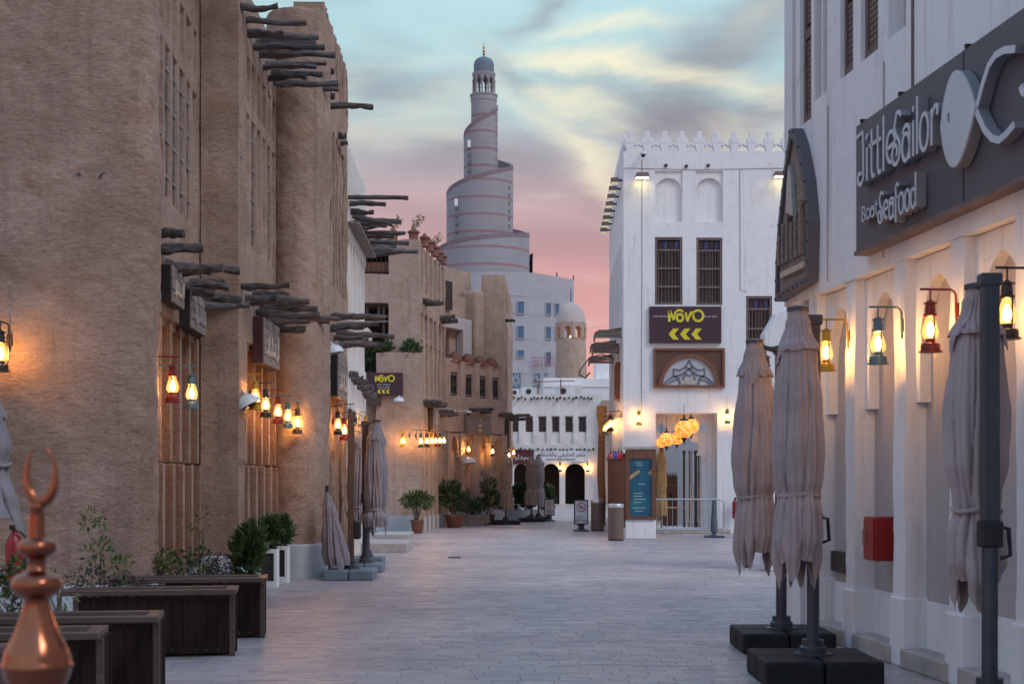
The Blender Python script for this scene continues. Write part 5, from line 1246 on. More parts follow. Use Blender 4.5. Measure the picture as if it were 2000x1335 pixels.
# ---------------------------------------------------------------- closed cantilever parasols
def folded_canopy(name, parent, mat, prof, cx, cy, seed, ribs=9, hem=.26, depth=.20, lean=(0, 0), n=200, thick=True):
    """prof: (z, r) from top to bottom; pleats run down it, the hem ends in points"""
    rd = random.Random(seed); rows = 64; v = []
    zt, zb = prof[0][0], prof[-1][0]
    # uneven pleats: each has its own width, depth and drift down the cloth
    cuts = sorted((k + rd.uniform(-.28, .28)) / ribs for k in range(ribs)); amps = [rd.uniform(.45, 1.3) for _ in range(ribs)]; drift = [rd.uniform(-.05, .05) for _ in range(ribs)]; drop = [rd.choice((.1, .25, 1.2, 1.7)) for _ in range(ribs)]
    def rad(z):
        for (za, ra), (zc, rc) in zip(prof, prof[1:]):
            if z >= zc: k = (za - z) / max(za - zc, 1e-6); k = k * k * (3 - 2 * k); return ra + (rc - ra) * k
        return prof[-1][1]
    for j in range(rows + 1):
        t = j / rows
        cs = [c + dr * t * t + .02 * math.sin(5 * t + 9 * c) for c, dr in zip(cuts, drift)]
        for i in range(n):
            q = i / n
            k = max([x for x in range(ribs) if cs[x] <= q], default=-1); lo = cs[k] if k >= 0 else cs[-1] - 1; hi = cs[k + 1] if k + 1 < ribs else cs[0] + 1
            s = (q - lo) / (hi - lo); a = 2 * math.pi * q; k %= ribs
            lobe = math.sin(math.pi * min(max(s, 0), 1)) ** .55         # 0 in the crease, 1 on the fold
            skew = 1 + .25 * (s - .5) * (1 if k % 2 else -1)
            dd = depth * amps[k] * min(1, .2 + t * 1.8)
            zz = zt + (zb - zt) * t - hem * (lobe * drop[k] - .5) * max(0, t - .62) / .38
            r = rad(zt + (zb - zt) * t) * (1 - dd * (1 - lobe) * skew) * (1 + .07 * nz(math.cos(a) * 1.2 + seed, math.sin(a) * 1.2, t * 2.6)) - .013 * min(1, t * 3) * abs(math.sin(a * 10.5 + 2.2 * math.sin(t * 2.3 + seed) + 1.4 * nz(a, t * 2, seed))) ** 3 + .006 * nz(a * 3 + seed, t * 9, seed) + .005 * nz(a * 9, t * 22, seed)
            v.append((cx + lean[0] * t + r * math.cos(a), cy + lean[1] * t + r * math.sin(a), zz))
    f = [(j * n + i, (j + 1) * n + i, (j + 1) * n + (i + 1) % n, j * n + (i + 1) % n) for j in range(rows) for i in range(n)] + [tuple(range(n))]
    return MB().add(v, f).build(name, mat, parent, smooth=80)
def slab_base(T, w, h, mat, dp=None):
    dp = dp or w; g = .006
    for sx in (-1, 1):
        for sy in (-1, 1):
            x0, x1 = sorted((sx * g, sx * w / 2)); y0, y1 = sorted((sy * g, sy * dp / 2))
            MB().box(x0, x1, y0, y1, 0, h).build('base_slab', mat, T, bevel=.022)
    MB().lathe([(.15, h), (.15, h + .012), (.105, h + .022), (.105, h + .06), (.085, h + .075), (.085, h + .12)], 20).build('socket', M_pole, T, smooth=40)
def parasol(label, x, y, H, ddx, ddy, prof, mat, seed, bw=.88, bh=.2, bmat=None, rot=0, pole_r=.05, mast=True, group=None, mmat=None, flap=True, hem=.14, tie=None, depth=.20, base=True):
    T = thing('closed_parasol', label, 'parasol', (x, y, 0), rot, group); mmat = mmat or M_pole
    if base: slab_base(T, bw, bh, bmat or M_base)
    zm = 1.25 if mast else H
    MB().tube([(0, 0, bh * .5), (0, 0, zm)], pole_r, 16).build('pole', M_pole, T, smooth=40)
    if mast:
        MB().box(-.055, .055, -.04, .04, 1.2, H).build('mast', mmat, T, bevel=.012)
        MB().box(-.07, .07, -.05, .05, H - .05, H + .03).build('mast_cap', M_pole, T, bevel=.012)
        MB().tube([(0, 0, H - .03), (ddx * .5, ddy * .5, H + .0), (ddx, ddy, prof[0][0] - .02)], .022, 8).build('arm', M_pole, T)
        MB().box(-.07, .07, -.06, .06, 1.15, 1.32).build('crank_housing', M_black, T, bevel=.015); MB().tube([(.05, -.02, 1.28), (.11, -.03, 1.27), (.12, -.03, 1.1), (.06, -.02, 1.08)], .014, 8).build('crank_handle', M_black, T, smooth=60)
    folded_canopy('canopy', T, mat, prof, ddx, ddy, seed, hem=hem, depth=depth)
    zt = prof[0][0]
    if flap: folded_canopy('vent_flap', T, mat, [(zt + .012, .055), (zt - .12, .1), (zt - .34, prof[1][1] * 1.12)], ddx, ddy, seed + 5, hem=.07, depth=.12)
    MB().lathe([(.085, zt - .01), (.085, zt + .02), (.05, zt + .03), (.02, zt + .035)], 12, (ddx, ddy, 0)).build('cap', M_pole, T, smooth=40)
    if tie:
        pts = [(ddx + tie[1] * math.cos(a), ddy + tie[1] * math.sin(a), tie[0] + .01 * math.sin(3 * a)) for a in [2 * math.pi * i / 28 for i in range(29)]]
        MB().tube(pts, .018, 6).build('tie_strap', mat, T, smooth=60)
    return T
A_prof = [(2.88, .07), (2.5, .155), (2.15, .195), (1.8, .215), (1.58, .20), (1.46, .165), (1.34, .19), (1.1, .205), (.9, .15)]
parasol('pale taupe closed parasol with dark mast, on black slabs by the restaurant', 2.37, 11.2, 2.84, -.17, -.25, A_prof, M_cloth, 3, bw=.9, mmat=pbr('brown_black_mast', (.05, .042, .048), None, 3, .45, 0), tie=(1.46, .15))
parasol('taupe closed parasol beyond the dark-masted one on low black slabs', 2.50, 13.2, 2.78, -.27, -.14, [(z - .05, r) for z, r in A_prof], M_cloth, 9, bw=.84, bh=.19, tie=(1.41, .15))
parasol('taupe closed parasol with a blue-grey mast in front of the arched niches', 3.04, 9.05, 2.86, .02, .31, [(2.84, .07), (2.4, .17), (2.0, .215), (1.7, .21), (1.45, .16), (1.36, .15), (1.2, .2), (1.0, .2), (.86, .15)], M_cloth, 14, bw=.9, tie=(1.38, .15), mmat=M_pole)
# street-left group
L_prof = [(2.52, .07), (2.15, .15), (1.7, .2), (1.25, .2), (1.02, .165), (.9, .22), (.7, .18)]
T = thing('collapsed_parasol', 'grey parasol slumped against its mast beside the rounded pier', 'parasol', (-2.52, 22.25, 0), 0)
slab_base(T, .76, .16, M_bbase, .8)
MB().box(-.05, .05, -.04, .04, .16, 2.58).build('mast', M_dwood, T, bevel=.01); MB().box(.03, .16, -.05, .05, .62, .92).build('crank_housing', M_black, T, bevel=.04)
folded_canopy('canopy', T, M_cloth2, [(1.36, .04), (1.0, .12), (.6, .19), (.35, .22), (.2, .2)], -.36, -.1, 31, hem=.06, lean=(.16, 0), depth=.3)
MB().tube([(-.36, -.1, 1.36), (-.36, -.1, 1.46)], .03, 6).build('cap', M_black, T)
parasol('grey closed parasol with full folds beside the stone door steps', -2.47, 23.95, 2.5, .2, -.2, L_prof, M_cloth2, 33, bw=.62, bh=.15, bmat=M_bbase, mmat=M_dwood, tie=(1.04, .16))
parasol('grey closed parasol half hidden between two others by the rounded pier', -2.62, 25.7, 2.55, -.16, 0, L_prof, M_cloth2, 37, bw=.62, bh=.15, bmat=M_bbase, mmat=M_dwood, tie=(1.04, .16))
parasol('grey closed parasol standing in front of the broad rough pier', -4.75, 12.3, 2.5, .2, 0, [(2.42, .08), (2.1, .16), (1.85, .21), (1.72, .18), (1.66, .19), (1.4, .28), (1.2, .33)], M_cloth2, 41, tie=(1.7, .2), hem=.1)
for i, (px, Y, t, mt) in enumerate(((988, 47.6, 'brown closed parasol before the last blind arch of the terrace house', M_cloth3), (1038, 50.3, 'brown closed parasol with flared cap near the far arcade', M_cloth3), (1052, 52.0, 'greyer closed parasol directly behind the flared brown one', M_cloth2))):
    parasol(t, (px - 1000) * Y / F, Y, 2.4, 0, 0, [(2.38, .07), (2.0, .2), (1.5, .22), (1.2, .17), (1.0, .24), (.55, .26)], mt, 50 + i, bw=.95, bh=.14, mast=False, pole_r=.035, hem=.1, tie=(1.22, .17))
# ---------------------------------------------------------------- planters and their plants
def planter(label, X1, Y, w=1.4, d=.42, h=.585):
    ra = R(8); T = thing('wooden_planter', label, 'planter', (X1 - w * math.cos(ra), Y - w * math.sin(ra), 0), ra, 'dark wooden planters in front of the broad pier')
    n = 13
    for k in range(n): MB().box(.05 + k * (w - .1) / n + .002, .05 + (k + 1) * (w - .1) / n - .002, .012 + .002 * (k % 3), .035, .03, h - .05).build('plank', M_pwood, T)
    for k in range(5): MB().box(w - .035, w - .012 - .002 * (k % 2), .05 + k * (d - .1) / 5 + .002, .05 + (k + 1) * (d - .1) / 5 - .002, .03, h - .05).build('plank', M_pwood, T)
    MB().box(.04, w - .04, d - .035, d - .01, .03, h - .05).build('back_board', M_pwood, T); MB().box(.012, .035, .05, d - .05, .03, h - .05).build('end_board', M_pwood, T)
    for x in (0, w - .05):
        for y in (0, d - .05): MB().box(x, x + .05, y, y + .05, 0, h - .045).build('corner_post', M_pwood if y else M_rim, T, bevel=.006)
    panel('rim', rect(-.03, w + .03, -.03, d + .03), [rect(.06, w - .06, .06, d - .06)], 0, .045, M_rim, T, bevel=.006).matrix_local = Matrix.Translation((0, 0, h)) @ Matrix.Rotation(R(90), 4, 'X') @ Matrix.Scale(-1, 4, (0, 0, 1)) @ Matrix.Scale(-1, 4, (0, 0, 1))
    MB().box(.05, w - .05, .05, d - .05, .3, h - .09).build('soil', M_soil, T)
    return T
def sprig(label, pos, seed, spots, stems, mats, n=260, leaf=.06, cat='plant', group=None, droop=.2):
    T = thing('leafy_plant', label, cat, pos, 0, group); rd = random.Random(seed)
    for j in range(stems):
        c, r = rd.choice(spots); e = Vector(c) + Vector((rd.uniform(-.5, .5) * r[0], rd.uniform(-.5, .5) * r[1], rd.uniform(-.1, .7) * r[2]))
        b = Vector((rd.uniform(-.06, .06), rd.uniform(-.05, .05), 0)); mid = b.lerp(e, .5) + Vector((rd.uniform(-.04, .04), 0, .04))
        MB().tube([b, mid, e], [.008, .006, .003], 5).build('stem', M_stem, T, smooth=60)
    for k, mt in enumerate(mats): leaf_cloud('foliage', T, mt, spots, n // len(mats), leaf, seed * 7 + k, droop=droop)
    return T
PL = [(-2.67, 9.29), (-2.56, 10.33), (-2.47, 12.68), (-2.45, 14.1)]
names = ['planter box with the tall yellow-green sprigs behind the copper finial', 'dark planter box nearest after the first, almost bare along its rim', 'dark planter box with purple foliage and a thin tall sprig', 'dark planter box beside the white window boxes, purple and green plants inside']
for (x, y), t in zip(PL, ('dark wooden planter box whose end is beside the copper finial', 'dark wooden planter box between the finial-side box and the purple plants', 'dark wooden planter box holding purple leaves and a thin tall sprig', 'dark wooden planter box farthest along the row, with mixed low shrubs')): planter(t, x, y)
planter('dark wooden planter box mostly cut off behind the copper finial', -2.97, 8.3)
def pp(px, py, Y): p = at(px, py, Y); return p
sprig('yellow-green sprig standing tall in the purple planter box', (at(205, 0, 12.9).x, 12.9, .5), 1, [((-.06, 0, .42), (.14, .1, .12)), ((.12, 0, .25), (.12, .1, .16)), ((-.1, 0, .7), (.12, .06, .1))], 6, [M_leafy, M_leaf], 170, .06)
sprig('dark purple shrub in the planter box with the tall sprig', (at(185, 0, 12.85).x, 12.85, .5), 2, [((-.05, 0, .12), (.2, .14, .18)), ((.28, 0, .08), (.16, .12, .12))], 8, [M_leafp, M_leafd], 420, .05)
sprig('purple shrub at the left of the far planter box', (at(285, 0, 14.3).x, 14.3, .5), 3, [((0, 0, .16), (.2, .12, .16))], 7, [M_leafp], 300, .05)
sprig('yellow-green shrub spilling over the far planter box', (at(315, 0, 14.25).x, 14.25, .5), 4, [((0, -.1, .08), (.16, .14, .2)), ((.05, 0, .28), (.1, .1, .1))], 6, [M_leafy, M_leaf], 330, .05)
sprig('dark green rounded shrub in the middle of the far planter box', (at(385, 0, 14.35).x, 14.35, .5), 5, [((0, 0, .2), (.22, .14, .2))], 8, [M_leafd, M_leaf], 420, .05)
sprig('thin tall sprig above the dark green shrub of the far planter box', (at(392, 0, 14.3).x, 14.3, .5), 6, [((.0, 0, .6), (.1, .06, .22)), ((.1, -.05, .1), (.1, .1, .16))], 5, [M_leafy], 90, .055)
sprig('purple shrub at the street end of the far planter box', (at(430, 0, 14.3).x, 14.3, .5), 7, [((0, 0, .15), (.12, .12, .16))], 5, [M_leafp], 200, .05)
sprig('bushy green plant behind the copper finial', (at(20, 0, 10.5).x, 10.5, .45), 8, [((-.05, 0, .2), (.22, .16, .22)), ((.05, 0, .4), (.1, .1, .14))], 8, [M_leafy, M_leafd], 420, .06)
sprig('wispy bare-stemmed plant in the box between finial and purple plants', (at(110, 0, 10.6).x, 10.6, .45), 9, [((0, 0, .3), (.16, .1, .18))], 6, [M_leafy], 40, .05)
# potted plants
def pot(T, r, h, mat, z=0): MB().lathe([(r * .68, 0), (r * .72, .01), (r * .93, h * .82), (r * 1.03, h * .83), (r * 1.03, h), (r * .9, h), (r * .85, h * .9), (.01, h * .88)], 22, (0, 0, z)).build('pot', mat, T, smooth=40)
def shrub(label, x, y, r, h, spots, n, leaf, mats, seed, trunks=4, mat=None, droop=.2):
    T = thing('potted_shrub', label, 'potted plant', (x, y, 0), 0); pot(T, r, h, mat or M_terra); rd = random.Random(seed)
    MB().lathe([(.01, h * .9), (r * .85, h * .9)], 16, cap=False).build('soil', M_soil, T)
    tr = MB()
    for k in range(trunks):
        c, q = spots[k % len(spots)]; e = Vector(c) + Vector((rd.uniform(-.6, .6) * q[0], rd.uniform(-.6, .6) * q[1], rd.uniform(-.4, .3) * q[2])); b = Vector((rd.uniform(-.05, .05), rd.uniform(-.05, .05), h * .85))
        MB().tube([b, b.lerp(e, .5) + Vector((rd.uniform(-.05, .05), 0, .02)), e], [.022, .016, .008], 6).build('trunk', M_stem, T, smooth=60)
    for k, mt in enumerate(mats): leaf_cloud('foliage', T, mt, spots, n // len(mats), leaf, seed + 100 * k, droop=droop)
shrub('round-topped green shrub in a brown pot before the sandy corner house', at(815, 0, 40.1).x, 40.1, .19, .38, [((-.18, 0, .92), (.28, .25, .2)), ((.2, 0, .92), (.28, .25, .2)), ((0, 0, 1.02), (.25, .25, .18))], 1000, .10, [M_leaf, M_leafy], 11, 6)
shrub('tall dark green bush in a wide terracotta pot by the terrace house', at(887, 0, 44.6).x, 44.6, .3, .4, [((-.1, 0, .95), (.34, .25, .32)), ((.2, 0, .85), (.25, .25, .28)), ((0, 0, 1.25), (.2, .2, .2)), ((-.3, .1, 1.1), (.14, .14, .4))], 1150, .11, [M_leafd, M_leaf], 12, 6)
shrub('upright leafy bush in a dark pot behind the grey trough', at(955, 0, 47.0).x, 47.0, .2, .35, [((0, 0, 1.25), (.26, .2, .3)), ((.1, 0, .9), (.24, .2, .25)), ((-.3, 0, .7), (.24, .2, .18))], 950, .11, [M_leaf, M_leafd], 13, 6, M_iron)
T = thing('slatted_trough', 'grey slatted wooden trough on short legs by the terrace house', 'planter', (at(911, 0, 45.9).x, 45.9, 0), R(8))
for k in range(5): MB().box(0, .76, 0, .03, .1 + k * .055, .148 + k * .055).build('slat', M_gwood, T); MB().box(0, .03, .03, .3, .1 + k * .055, .148 + k * .055).build('slat', M_gwood, T); MB().box(.73, .76, .03, .3, .1 + k * .055, .148 + k * .055).build('slat', M_gwood, T)
MB().box(0.03, .73, .03, .27, .12, .34).build('soil', M_soil, T)
for x in (.06, .64): MB().box(x, x + .06, .02, .26, 0, .1).build('leg', M_gwood, T)
sprig('low dark shrub growing in the grey slatted trough', (at(925, 0, 46.1).x, 46.1, .33), 15, [((0, 0, .25), (.3, .15, .25)), ((-.35, 0, .45), (.25, .15, .3))], 8, [M_leafd, M_leaf], 700, .1)
T = thing('long_trough', 'long blue-grey planting trough behind the far parasols', 'planter', (at(985, 0, 52.6).x, 52.6, 0)); MB().box(0, 1.75, 0, .5, 0, .36).build('trough', M_plinth, T, bevel=.02); MB().box(.05, 1.7, .05, .45, .33, .37).build('soil', M_soil, T)
for i, (px, s) in enumerate(((1008, 1.0), (1030, 1.15), (1066, .9))):
    sprig(['leafy bush with pale flowers in the long trough', 'tall dark bush in the middle of the long trough', 'green bush at the arcade end of the long trough'][i], (at(px, 0, 52.8).x, 52.8, .34), 20 + i, [((0, 0, .45 * s), (.35, .25, .4 * s)), ((.1, 0, .75 * s), (.22, .2, .25))], 8, [M_leafd, M_leaf], 900, .12)
T = thing('spiky_potted_plant', 'tall blade-leaved plant in a pot between pier and white boxes', 'potted plant', (at(480, 0, 18.4).x, 18.4, 0)); pot(T, .13, .32, M_terra); leaf_cloud('foliage', T, M_leaf, [((0, 0, .55), (.16, .14, .3)), ((.05, 0, .7), (.15, .1, .25))], 420, .16, 77, droop=-.8)
for i, (px, Y) in enumerate(((521, 20.4), (543, 21.3))):
    T = thing('white_window_box', ('white framed box with dark panel and bamboo-like plant by the second pier', 'white framed box with dark panel and bamboo-like plant against the rounded pier')[i], 'planter', (at(px, 0, Y).x - .16, Y, 0), 0)
    panel('frame', rect(0, .3, 0, .56), [rect(.07, .26, .1, .5)], 0, .03, M_white, T); MB().box(.06, .27, .02, .035, .09, .51).build('panel', M_iron, T); MB().box(.01, .29, .035, .3, 0, .55).build('body', M_white, T)
    MB().box(.03, .27, .05, .28, .5, .56).build('soil', M_soil, T)
    leaf_cloud('foliage', T, M_leaf, [((.15, .15, .78), (.18, .15, .22))], 420, .11, 80 + i, droop=-.5)
T = thing('flowering_climber', 'climbing plant with a pink bloom between the left parasol masts', 'plant', (at(684, 0, 28.2).x, 28.2, 0)); MB().tube([(0, 0, 0), (.03, 0, .8), (-.02, 0, 1.6), (.04, 0, 3.0)], .015, 5).build('stem', M_stem, T); leaf_cloud('foliage', T, M_leafd, [((0, 0, 1.1), (.15, .12, .45)), ((.05, 0, 2.2), (.08, .08, .7))], 420, .1, 91); leaf_cloud('bloom', T, M_flower, [((.08, -.1, 1.5), (.08, .06, .08))], 60, .08, 92)
# ---------------------------------------------------------------- signs on the mud buildings
def box_sign(label, fr, u0, u1, z0, z1, dep, face, body, marks, mm, seed, name='shop_sign', out=0.0):
    T = thing(name, label, 'sign', fr.loc(u0, out, z0), fr.ang); w, h = u1 - u0, z1 - z0; rd = random.Random(seed)
    MB().box(0, w, -dep, .02, 0, h).build('case', body, T, bevel=.008); 
    n = max(3, int(h / .11))
    for k in range(n): MB().box(.02, w - .02, -dep - .014 - .004 * (k % 2), -dep - .001, k * h / n + .006, (k + 1) * h / n - .004).build('face_plank', face, T)
    for k in range(marks):
        x = w * (.12 + .76 * (k + .5) / marks); a = h * rd.uniform(.18, .3); s = h * rd.uniform(.3, .5)
        MB().ribbon([(x + w * .06, a + s), (x + w * .05, a + s * .3), (x, a), (x - w * .06, a + s * .15)], .03 * h / .45, -dep - .035, -dep - .018).build('relief_mark', mm, T)
    return T
box_sign('dark cased sign with pale relief lettering under the first log row', fr1, 1.5, 2.35, 3.58, 4.0, .12, M_gwood, M_black, 4, M_lettb, 1)
box_sign('dark cased sign with faded grey lettering next to the second pier', fr1, 2.75, 4.0, 3.42, 3.88, .13, M_gwood, M_black, 5, M_steel, 2)
box_sign('carved wooden sign in a maroon case over the lantern row', fr2, 1.15, 2.7, 3.2, 3.86, .14, M_gwood, pbr('maroon_case', (.05, .012, .018), None, 4, .5, 0), 4, M_lettb, 3, 'carved_sign')
box_sign('narrow wooden sign beyond the rounded pier above a lantern cluster', fr3, .9, 2.6, 2.95, 3.75, .12, M_gwood, M_black, 3, M_lettb, 4, 'carved_sign')
u0, z1 = frC.uz(908, 807, .05); u1, z0 = frC.uz(953, 850, .05); T = box_sign('grey plank sign with a gilt motif over the pointed arches', frC, u0, u1, z0, z1, .1, M_gwood, M_gwood, 0, M_lettg, 5, 'plank_sign', .05)
w, h = u1 - u0, z1 - z0; MB().ribbon([(w * .5 + .1, h * .8), (w * .5 - .08, h * .7), (w * .5 + .08, h * .6)], .05, -.15, -.12).build('gilt_motif', M_lettg, T); MB().box(w * .5 - .09, w * .5 + .09, -.15, -.12, h * .12, h * .3).build('gilt_motif', M_lettg, T); MB().box(w * .5 - .09, w * .5 + .09, -.145, -.12, h * .4, h * .48).build('gilt_motif', M_lettw, T)
u0, z1 = frB2.uz(839, 790, .05); u1, z0 = frB2.uz(850, 845, .05); box_sign('tall narrow grey wooden sign on the flank of the sandy house', frB2, u0, u1, z0, z1, .1, M_gwood, M_dwood, 1, M_lettb, 6, 'plank_sign', .05)
T = box_sign('upright wooden sign on the return wall of the terrace house', frC2, .5, 2.2, 2.6, 3.6, .12, M_gwood, M_dwood, 1, M_lettg, 7, 'plank_sign', .02)
# ---------------------------------------------------------------- lamps and cameras on walls
def shade_lamp(label, pos, ang, r, tilt=0, D=.3, inner=None):
    T = thing('dome_shade_lamp', label, 'lamp', pos, ang)
    MB().lathe([(r, 0), (r * 1.0, r * .1), (r * .93, r * .38), (r * .7, r * .66), (r * .35, r * .82), (.02, r * .86)], 24, cap=False).build('shade', M_camw, T, smooth=60, rot=(tilt, 0, 0))
    MB().lathe([(.01, .02), (r * .95, .02)], 24, cap=False).build('diffuser', M_iron, T, rot=(tilt, 0, 0))
    MB().tube([(0, 0, r * .8), (0, D * .4, r * 1.1), (0, D, r * 1.0)], .02, 7).build('arm', M_camw, T, smooth=60)
shade_lamp('white dome lamp on the rounded pier below the log row', at(652, 690, 23.4), fr3.ang, .17, R(-12), .2)
shade_lamp('large white round-backed lamp beside the yellow lantern', at(484, 795, 19.25), fr2.ang, .2, R(-30), .18)
shade_lamp('white dome lamp under the plum sign on the sandy corner house', at(779, 784, 40.5), 0, .16, 0, .3)
u, z = frC.uz(915, 905, .45); shade_lamp('grey-white dome lamp hung under the amber lantern of the terrace house', frC.loc(u, .45, z), frC.ang, .24, R(-10), .45)
def cctv(label, pos, ang, D=.35):
    T = thing('security_camera', label, 'camera', pos, ang); MB().tube([(0, D, .06), (0, 0, .06), (0, 0, .03)], .02, 6).build('arm', M_camw, T, smooth=60); MB().lathe([(.02, -.02), (.07, -.02), (.1, .0), (.09, .05), (.03, .07)], 16).build('shell', M_camw, T, smooth=50); MB().lathe([(.01, -.09), (.04, -.075), (.065, -.02)], 16).build('lens_dome', M_black, T, smooth=60)
u, z = frC.uz(856, 803, .4); cctv('dome security camera nearer the sandy house', frC.loc(.1, .8, z), frC.ang, .8)
u, z = frC.uz(884, 803, .5); cctv('dome security camera over the first pointed arch', frC.loc(u, .5, z), frC.ang, .5)
u, z = frE.uz(1256, 302, .2); cctv('dark corner camera below the crenels of the white house', frE.loc(u, .25, z), 0, .25)
# ---------------------------------------------------------------- mosaic lamps
def mosaic():
    m, nt, b = _nodes('mosaic_glass'); tc = nt.nodes.new('ShaderNodeTexCoord')
    v = nt.nodes.new('ShaderNodeTexVoronoi'); v.inputs['Scale'].default_value = 26; nt.links.new(tc.outputs['Object'], v.inputs['Vector'])
    sp = nt.nodes.new('ShaderNodeSeparateColor'); nt.links.new(v.outputs['Color'], sp.inputs[0])
    rp = nt.nodes.new('ShaderNodeValToRGB'); cr = rp.color_ramp
    while len(cr.elements) < 5: cr.elements.new(.5)
    for e, (p, c) in zip(cr.elements, ((0, (.5, .08, .01)), (.3, (1, .35, .03)), (.55, (1, .55, .1)), (.8, (.8, .15, .02)), (1, (1, .75, .3)))): e.position = p; e.color = c + (1,)
    nt.links.new(sp.outputs[0], rp.inputs[0]); nt.links.new(rp.outputs[0], b.inputs['Emission Color']); b.inputs['Emission Strength'].default_value = .85; nt.links.new(rp.outputs[0], b.inputs['Base Color']); b.inputs['Roughness'].default_value = .25
    return m
MM = mosaic()
def mosaic_lamp(label, px, py, Y, r, mat=MM, group=None, chain=.5):
    T = thing('mosaic_lamp', label, 'lamp', at(px, py, Y), 0, group)
    MB().lathe([(.02, -r), (r * .5, -r * .86), (r * .87, -r * .5), (r, 0), (r * .87, r * .5), (r * .5, r * .86), (.03, r)], 20).build('glass_globe', mat, T, smooth=60)
    MB().lathe([(r * .45, r * .86), (r * .4, r * 1.05), (r * .12, r * 1.2), (.02, r * 1.5)], 12).build('cap', M_iron, T, smooth=50); MB().lathe([(.008, -r * 1.55), (r * .16, -r * 1.15), (r * .4, -r * .88)], 12).build('drop', M_iron, T, smooth=50); MB().tube([(0, 0, r * 1.4), (0, 0, r * 1.4 + chain)], .008, 5).build('chain', M_iron, T)
for a in (('large orange mosaic lamp highest in the doorway cluster', 1336, 838, 40.2, .27), ('orange mosaic lamp overlapping the largest one', 1350, 832, 40.55, .23), ('mosaic lamp hanging lowest in the doorway cluster', 1322, 856, 40.35, .19), ('mosaic lamp with amber rings beside the tan cloth', 1302, 858, 40.3, .21), ('small green and amber mosaic lamp beside the tan cloth', 1292, 864, 40.45, .16)): mosaic_lamp(*a, chain=.35)
for i, (c, nm) in enumerate((((.3, .02, .02), 'red'), ((.1, .03, .2), 'violet'), ((.02, .06, .3), 'blue'), ((.35, .12, .02), 'amber'), ((.2, .02, .1), 'crimson'))):
    mosaic_lamp(nm + ' glass lamp hanging on the slatted terrace screen', 1213 - i * 5, 890, 37.2 + i * 1.5, .1, pbr(nm + '_lamp_glass', c, None, 20, .2, 0, emis=c, estr=.4), 'coloured glass lamps on the terrace screen', .1)
# folded tan cloth in the porch
T = thing('tan_folded_canopy', 'tan folded cloth canopy standing inside the white house doorway', 'parasol', (frE.A.x + OPN[0] + .2, 40.75, 0)); folded_canopy('canopy', T, M_tan, [(2.45, .05), (2.0, .13), (1.4, .16), (1.1, .13), (.8, .17), (.45, .16)], 0, 0, 66, hem=.1); MB().tube([(0, 0, .13), (0, 0, 2.4)], .03, 8).build('pole', M_gwood, T)
# ---------------------------------------------------------------- street furniture
def bin_(label, px, Y):
    T = thing('litter_bin', label, 'bin', (at(px, 0, Y).x, Y, 0)); r = .195
    MB().lathe([(r * .96, 0), (r * .96, .04), (r, .045), (r, .82)], 32).build('drum', M_bin, T, smooth=40); MB().lathe([(r * .9, .82), (r * 1.01, .825), (r * 1.01, .9), (r * .96, .915), (r * .7, .92), (r * .68, .88)], 32).build('lid', M_steel, T, smooth=40); MB().lathe([(r * 1.005, 0), (r * 1.005, .03)], 32).build('foot_ring', M_black, T)
bin_('cylindrical brown litter bin beside the menu board', 1203, 35.6); bin_('cylindrical brown litter bin between the menu board and the floor sign', 1167, 41.9)
def ring_mark(T, cx, cz, r, y):
    red = paint((.35, .02, .03), 'red_print'); MB().ribbon(arc(cx, cz, r, r, 0, 360, 28), r * .18, y - .004, y).build('prohibition_ring', red, T); MB().ribbon([(cx - r * .7, cz + r * .7), (cx + r * .7, cz - r * .7)], r * .16, y - .006, y - .004).build('prohibition_bar', red, T)
    MB().ribbon([(cx - r * .4, cz - r * .35), (cx - r * .1, cz + r * .3), (cx + r * .1, cz - r * .1), (cx + r * .4, cz + r * .1)], r * .28, y - .003, y).build('pictogram', M_lettk, T)
def floor_sign(label, px, Y, w, h, two):
    T = thing('floor_sign', label, 'sign', (at(px, 0, Y).x, Y, 0), R(-6 if two else 4)); z0 = .2
    panel('frame', rect(-w / 2, w / 2, z0, h), [rect(-w / 2 + .035, w / 2 - .035, z0 + .035, h - .035)], -.025, .025, M_pole, T, bevel=.005)
    MB().box(-w / 2 + .03, w / 2 - .03, -.01, .01, z0 + .03, h - .03).build('panel', M_camw, T)
    MB().lathe([(w * .58, 0), (w * .56, .04), (w * .3, .06), (w * .2, .1), (w * .2, .16), (w * .3, .2)], 24).build('foot', M_pole, T, smooth=40)
    if two: ring_mark(T, 0, z0 + (h - z0) * .7, w * .27, -.012); ring_mark(T, 0, z0 + (h - z0) * .27, w * .27, -.012)
    else:
        ring_mark(T, 0, z0 + (h - z0) * .7, w * .3, -.012)
        put('lettering', text_mesh('EAT', .11, .004, M_lettk), T, loc=(-.04, -.014, z0 + .18)); put('lettering', text_mesh('BISTRO', .1, .004, paint((.35, .02, .03), 'red_print')), T, loc=(0, -.014, z0 + .08))
floor_sign('standing sign with one red prohibition ring and lettering beside the bins', 1135, 41.6, .42, .92, False); floor_sign('standing sign with two red prohibition rings by the far parasols', 1073, 51.0, .38, .8, True)
T = thing('crowd_barrier', 'galvanised steel crowd barrier standing before the white house doorway', 'barrier', (at(1273, 0, 38.7).x, 38.7, 0)); w = 1.97; r = .14
pts = [(x, 0, z) for x, z in arc(r, .16 + r, r, r, 270, 180, 5) + arc(r, .98 - r, r, r, 180, 90, 5) + arc(w - r, .98 - r, r, r, 90, 0, 5) + arc(w - r, .16 + r, r, r, 0, -90, 5)]
MB().tube(pts + [pts[0]], .021, 8, cap=False).build('frame', M_steel, T, smooth=60)
for k in range(13): x = .14 + k * (w - .28) / 12; MB().tube([(x, 0, .165), (x, 0, .975)], .008, 6).build('bar', M_steel, T)
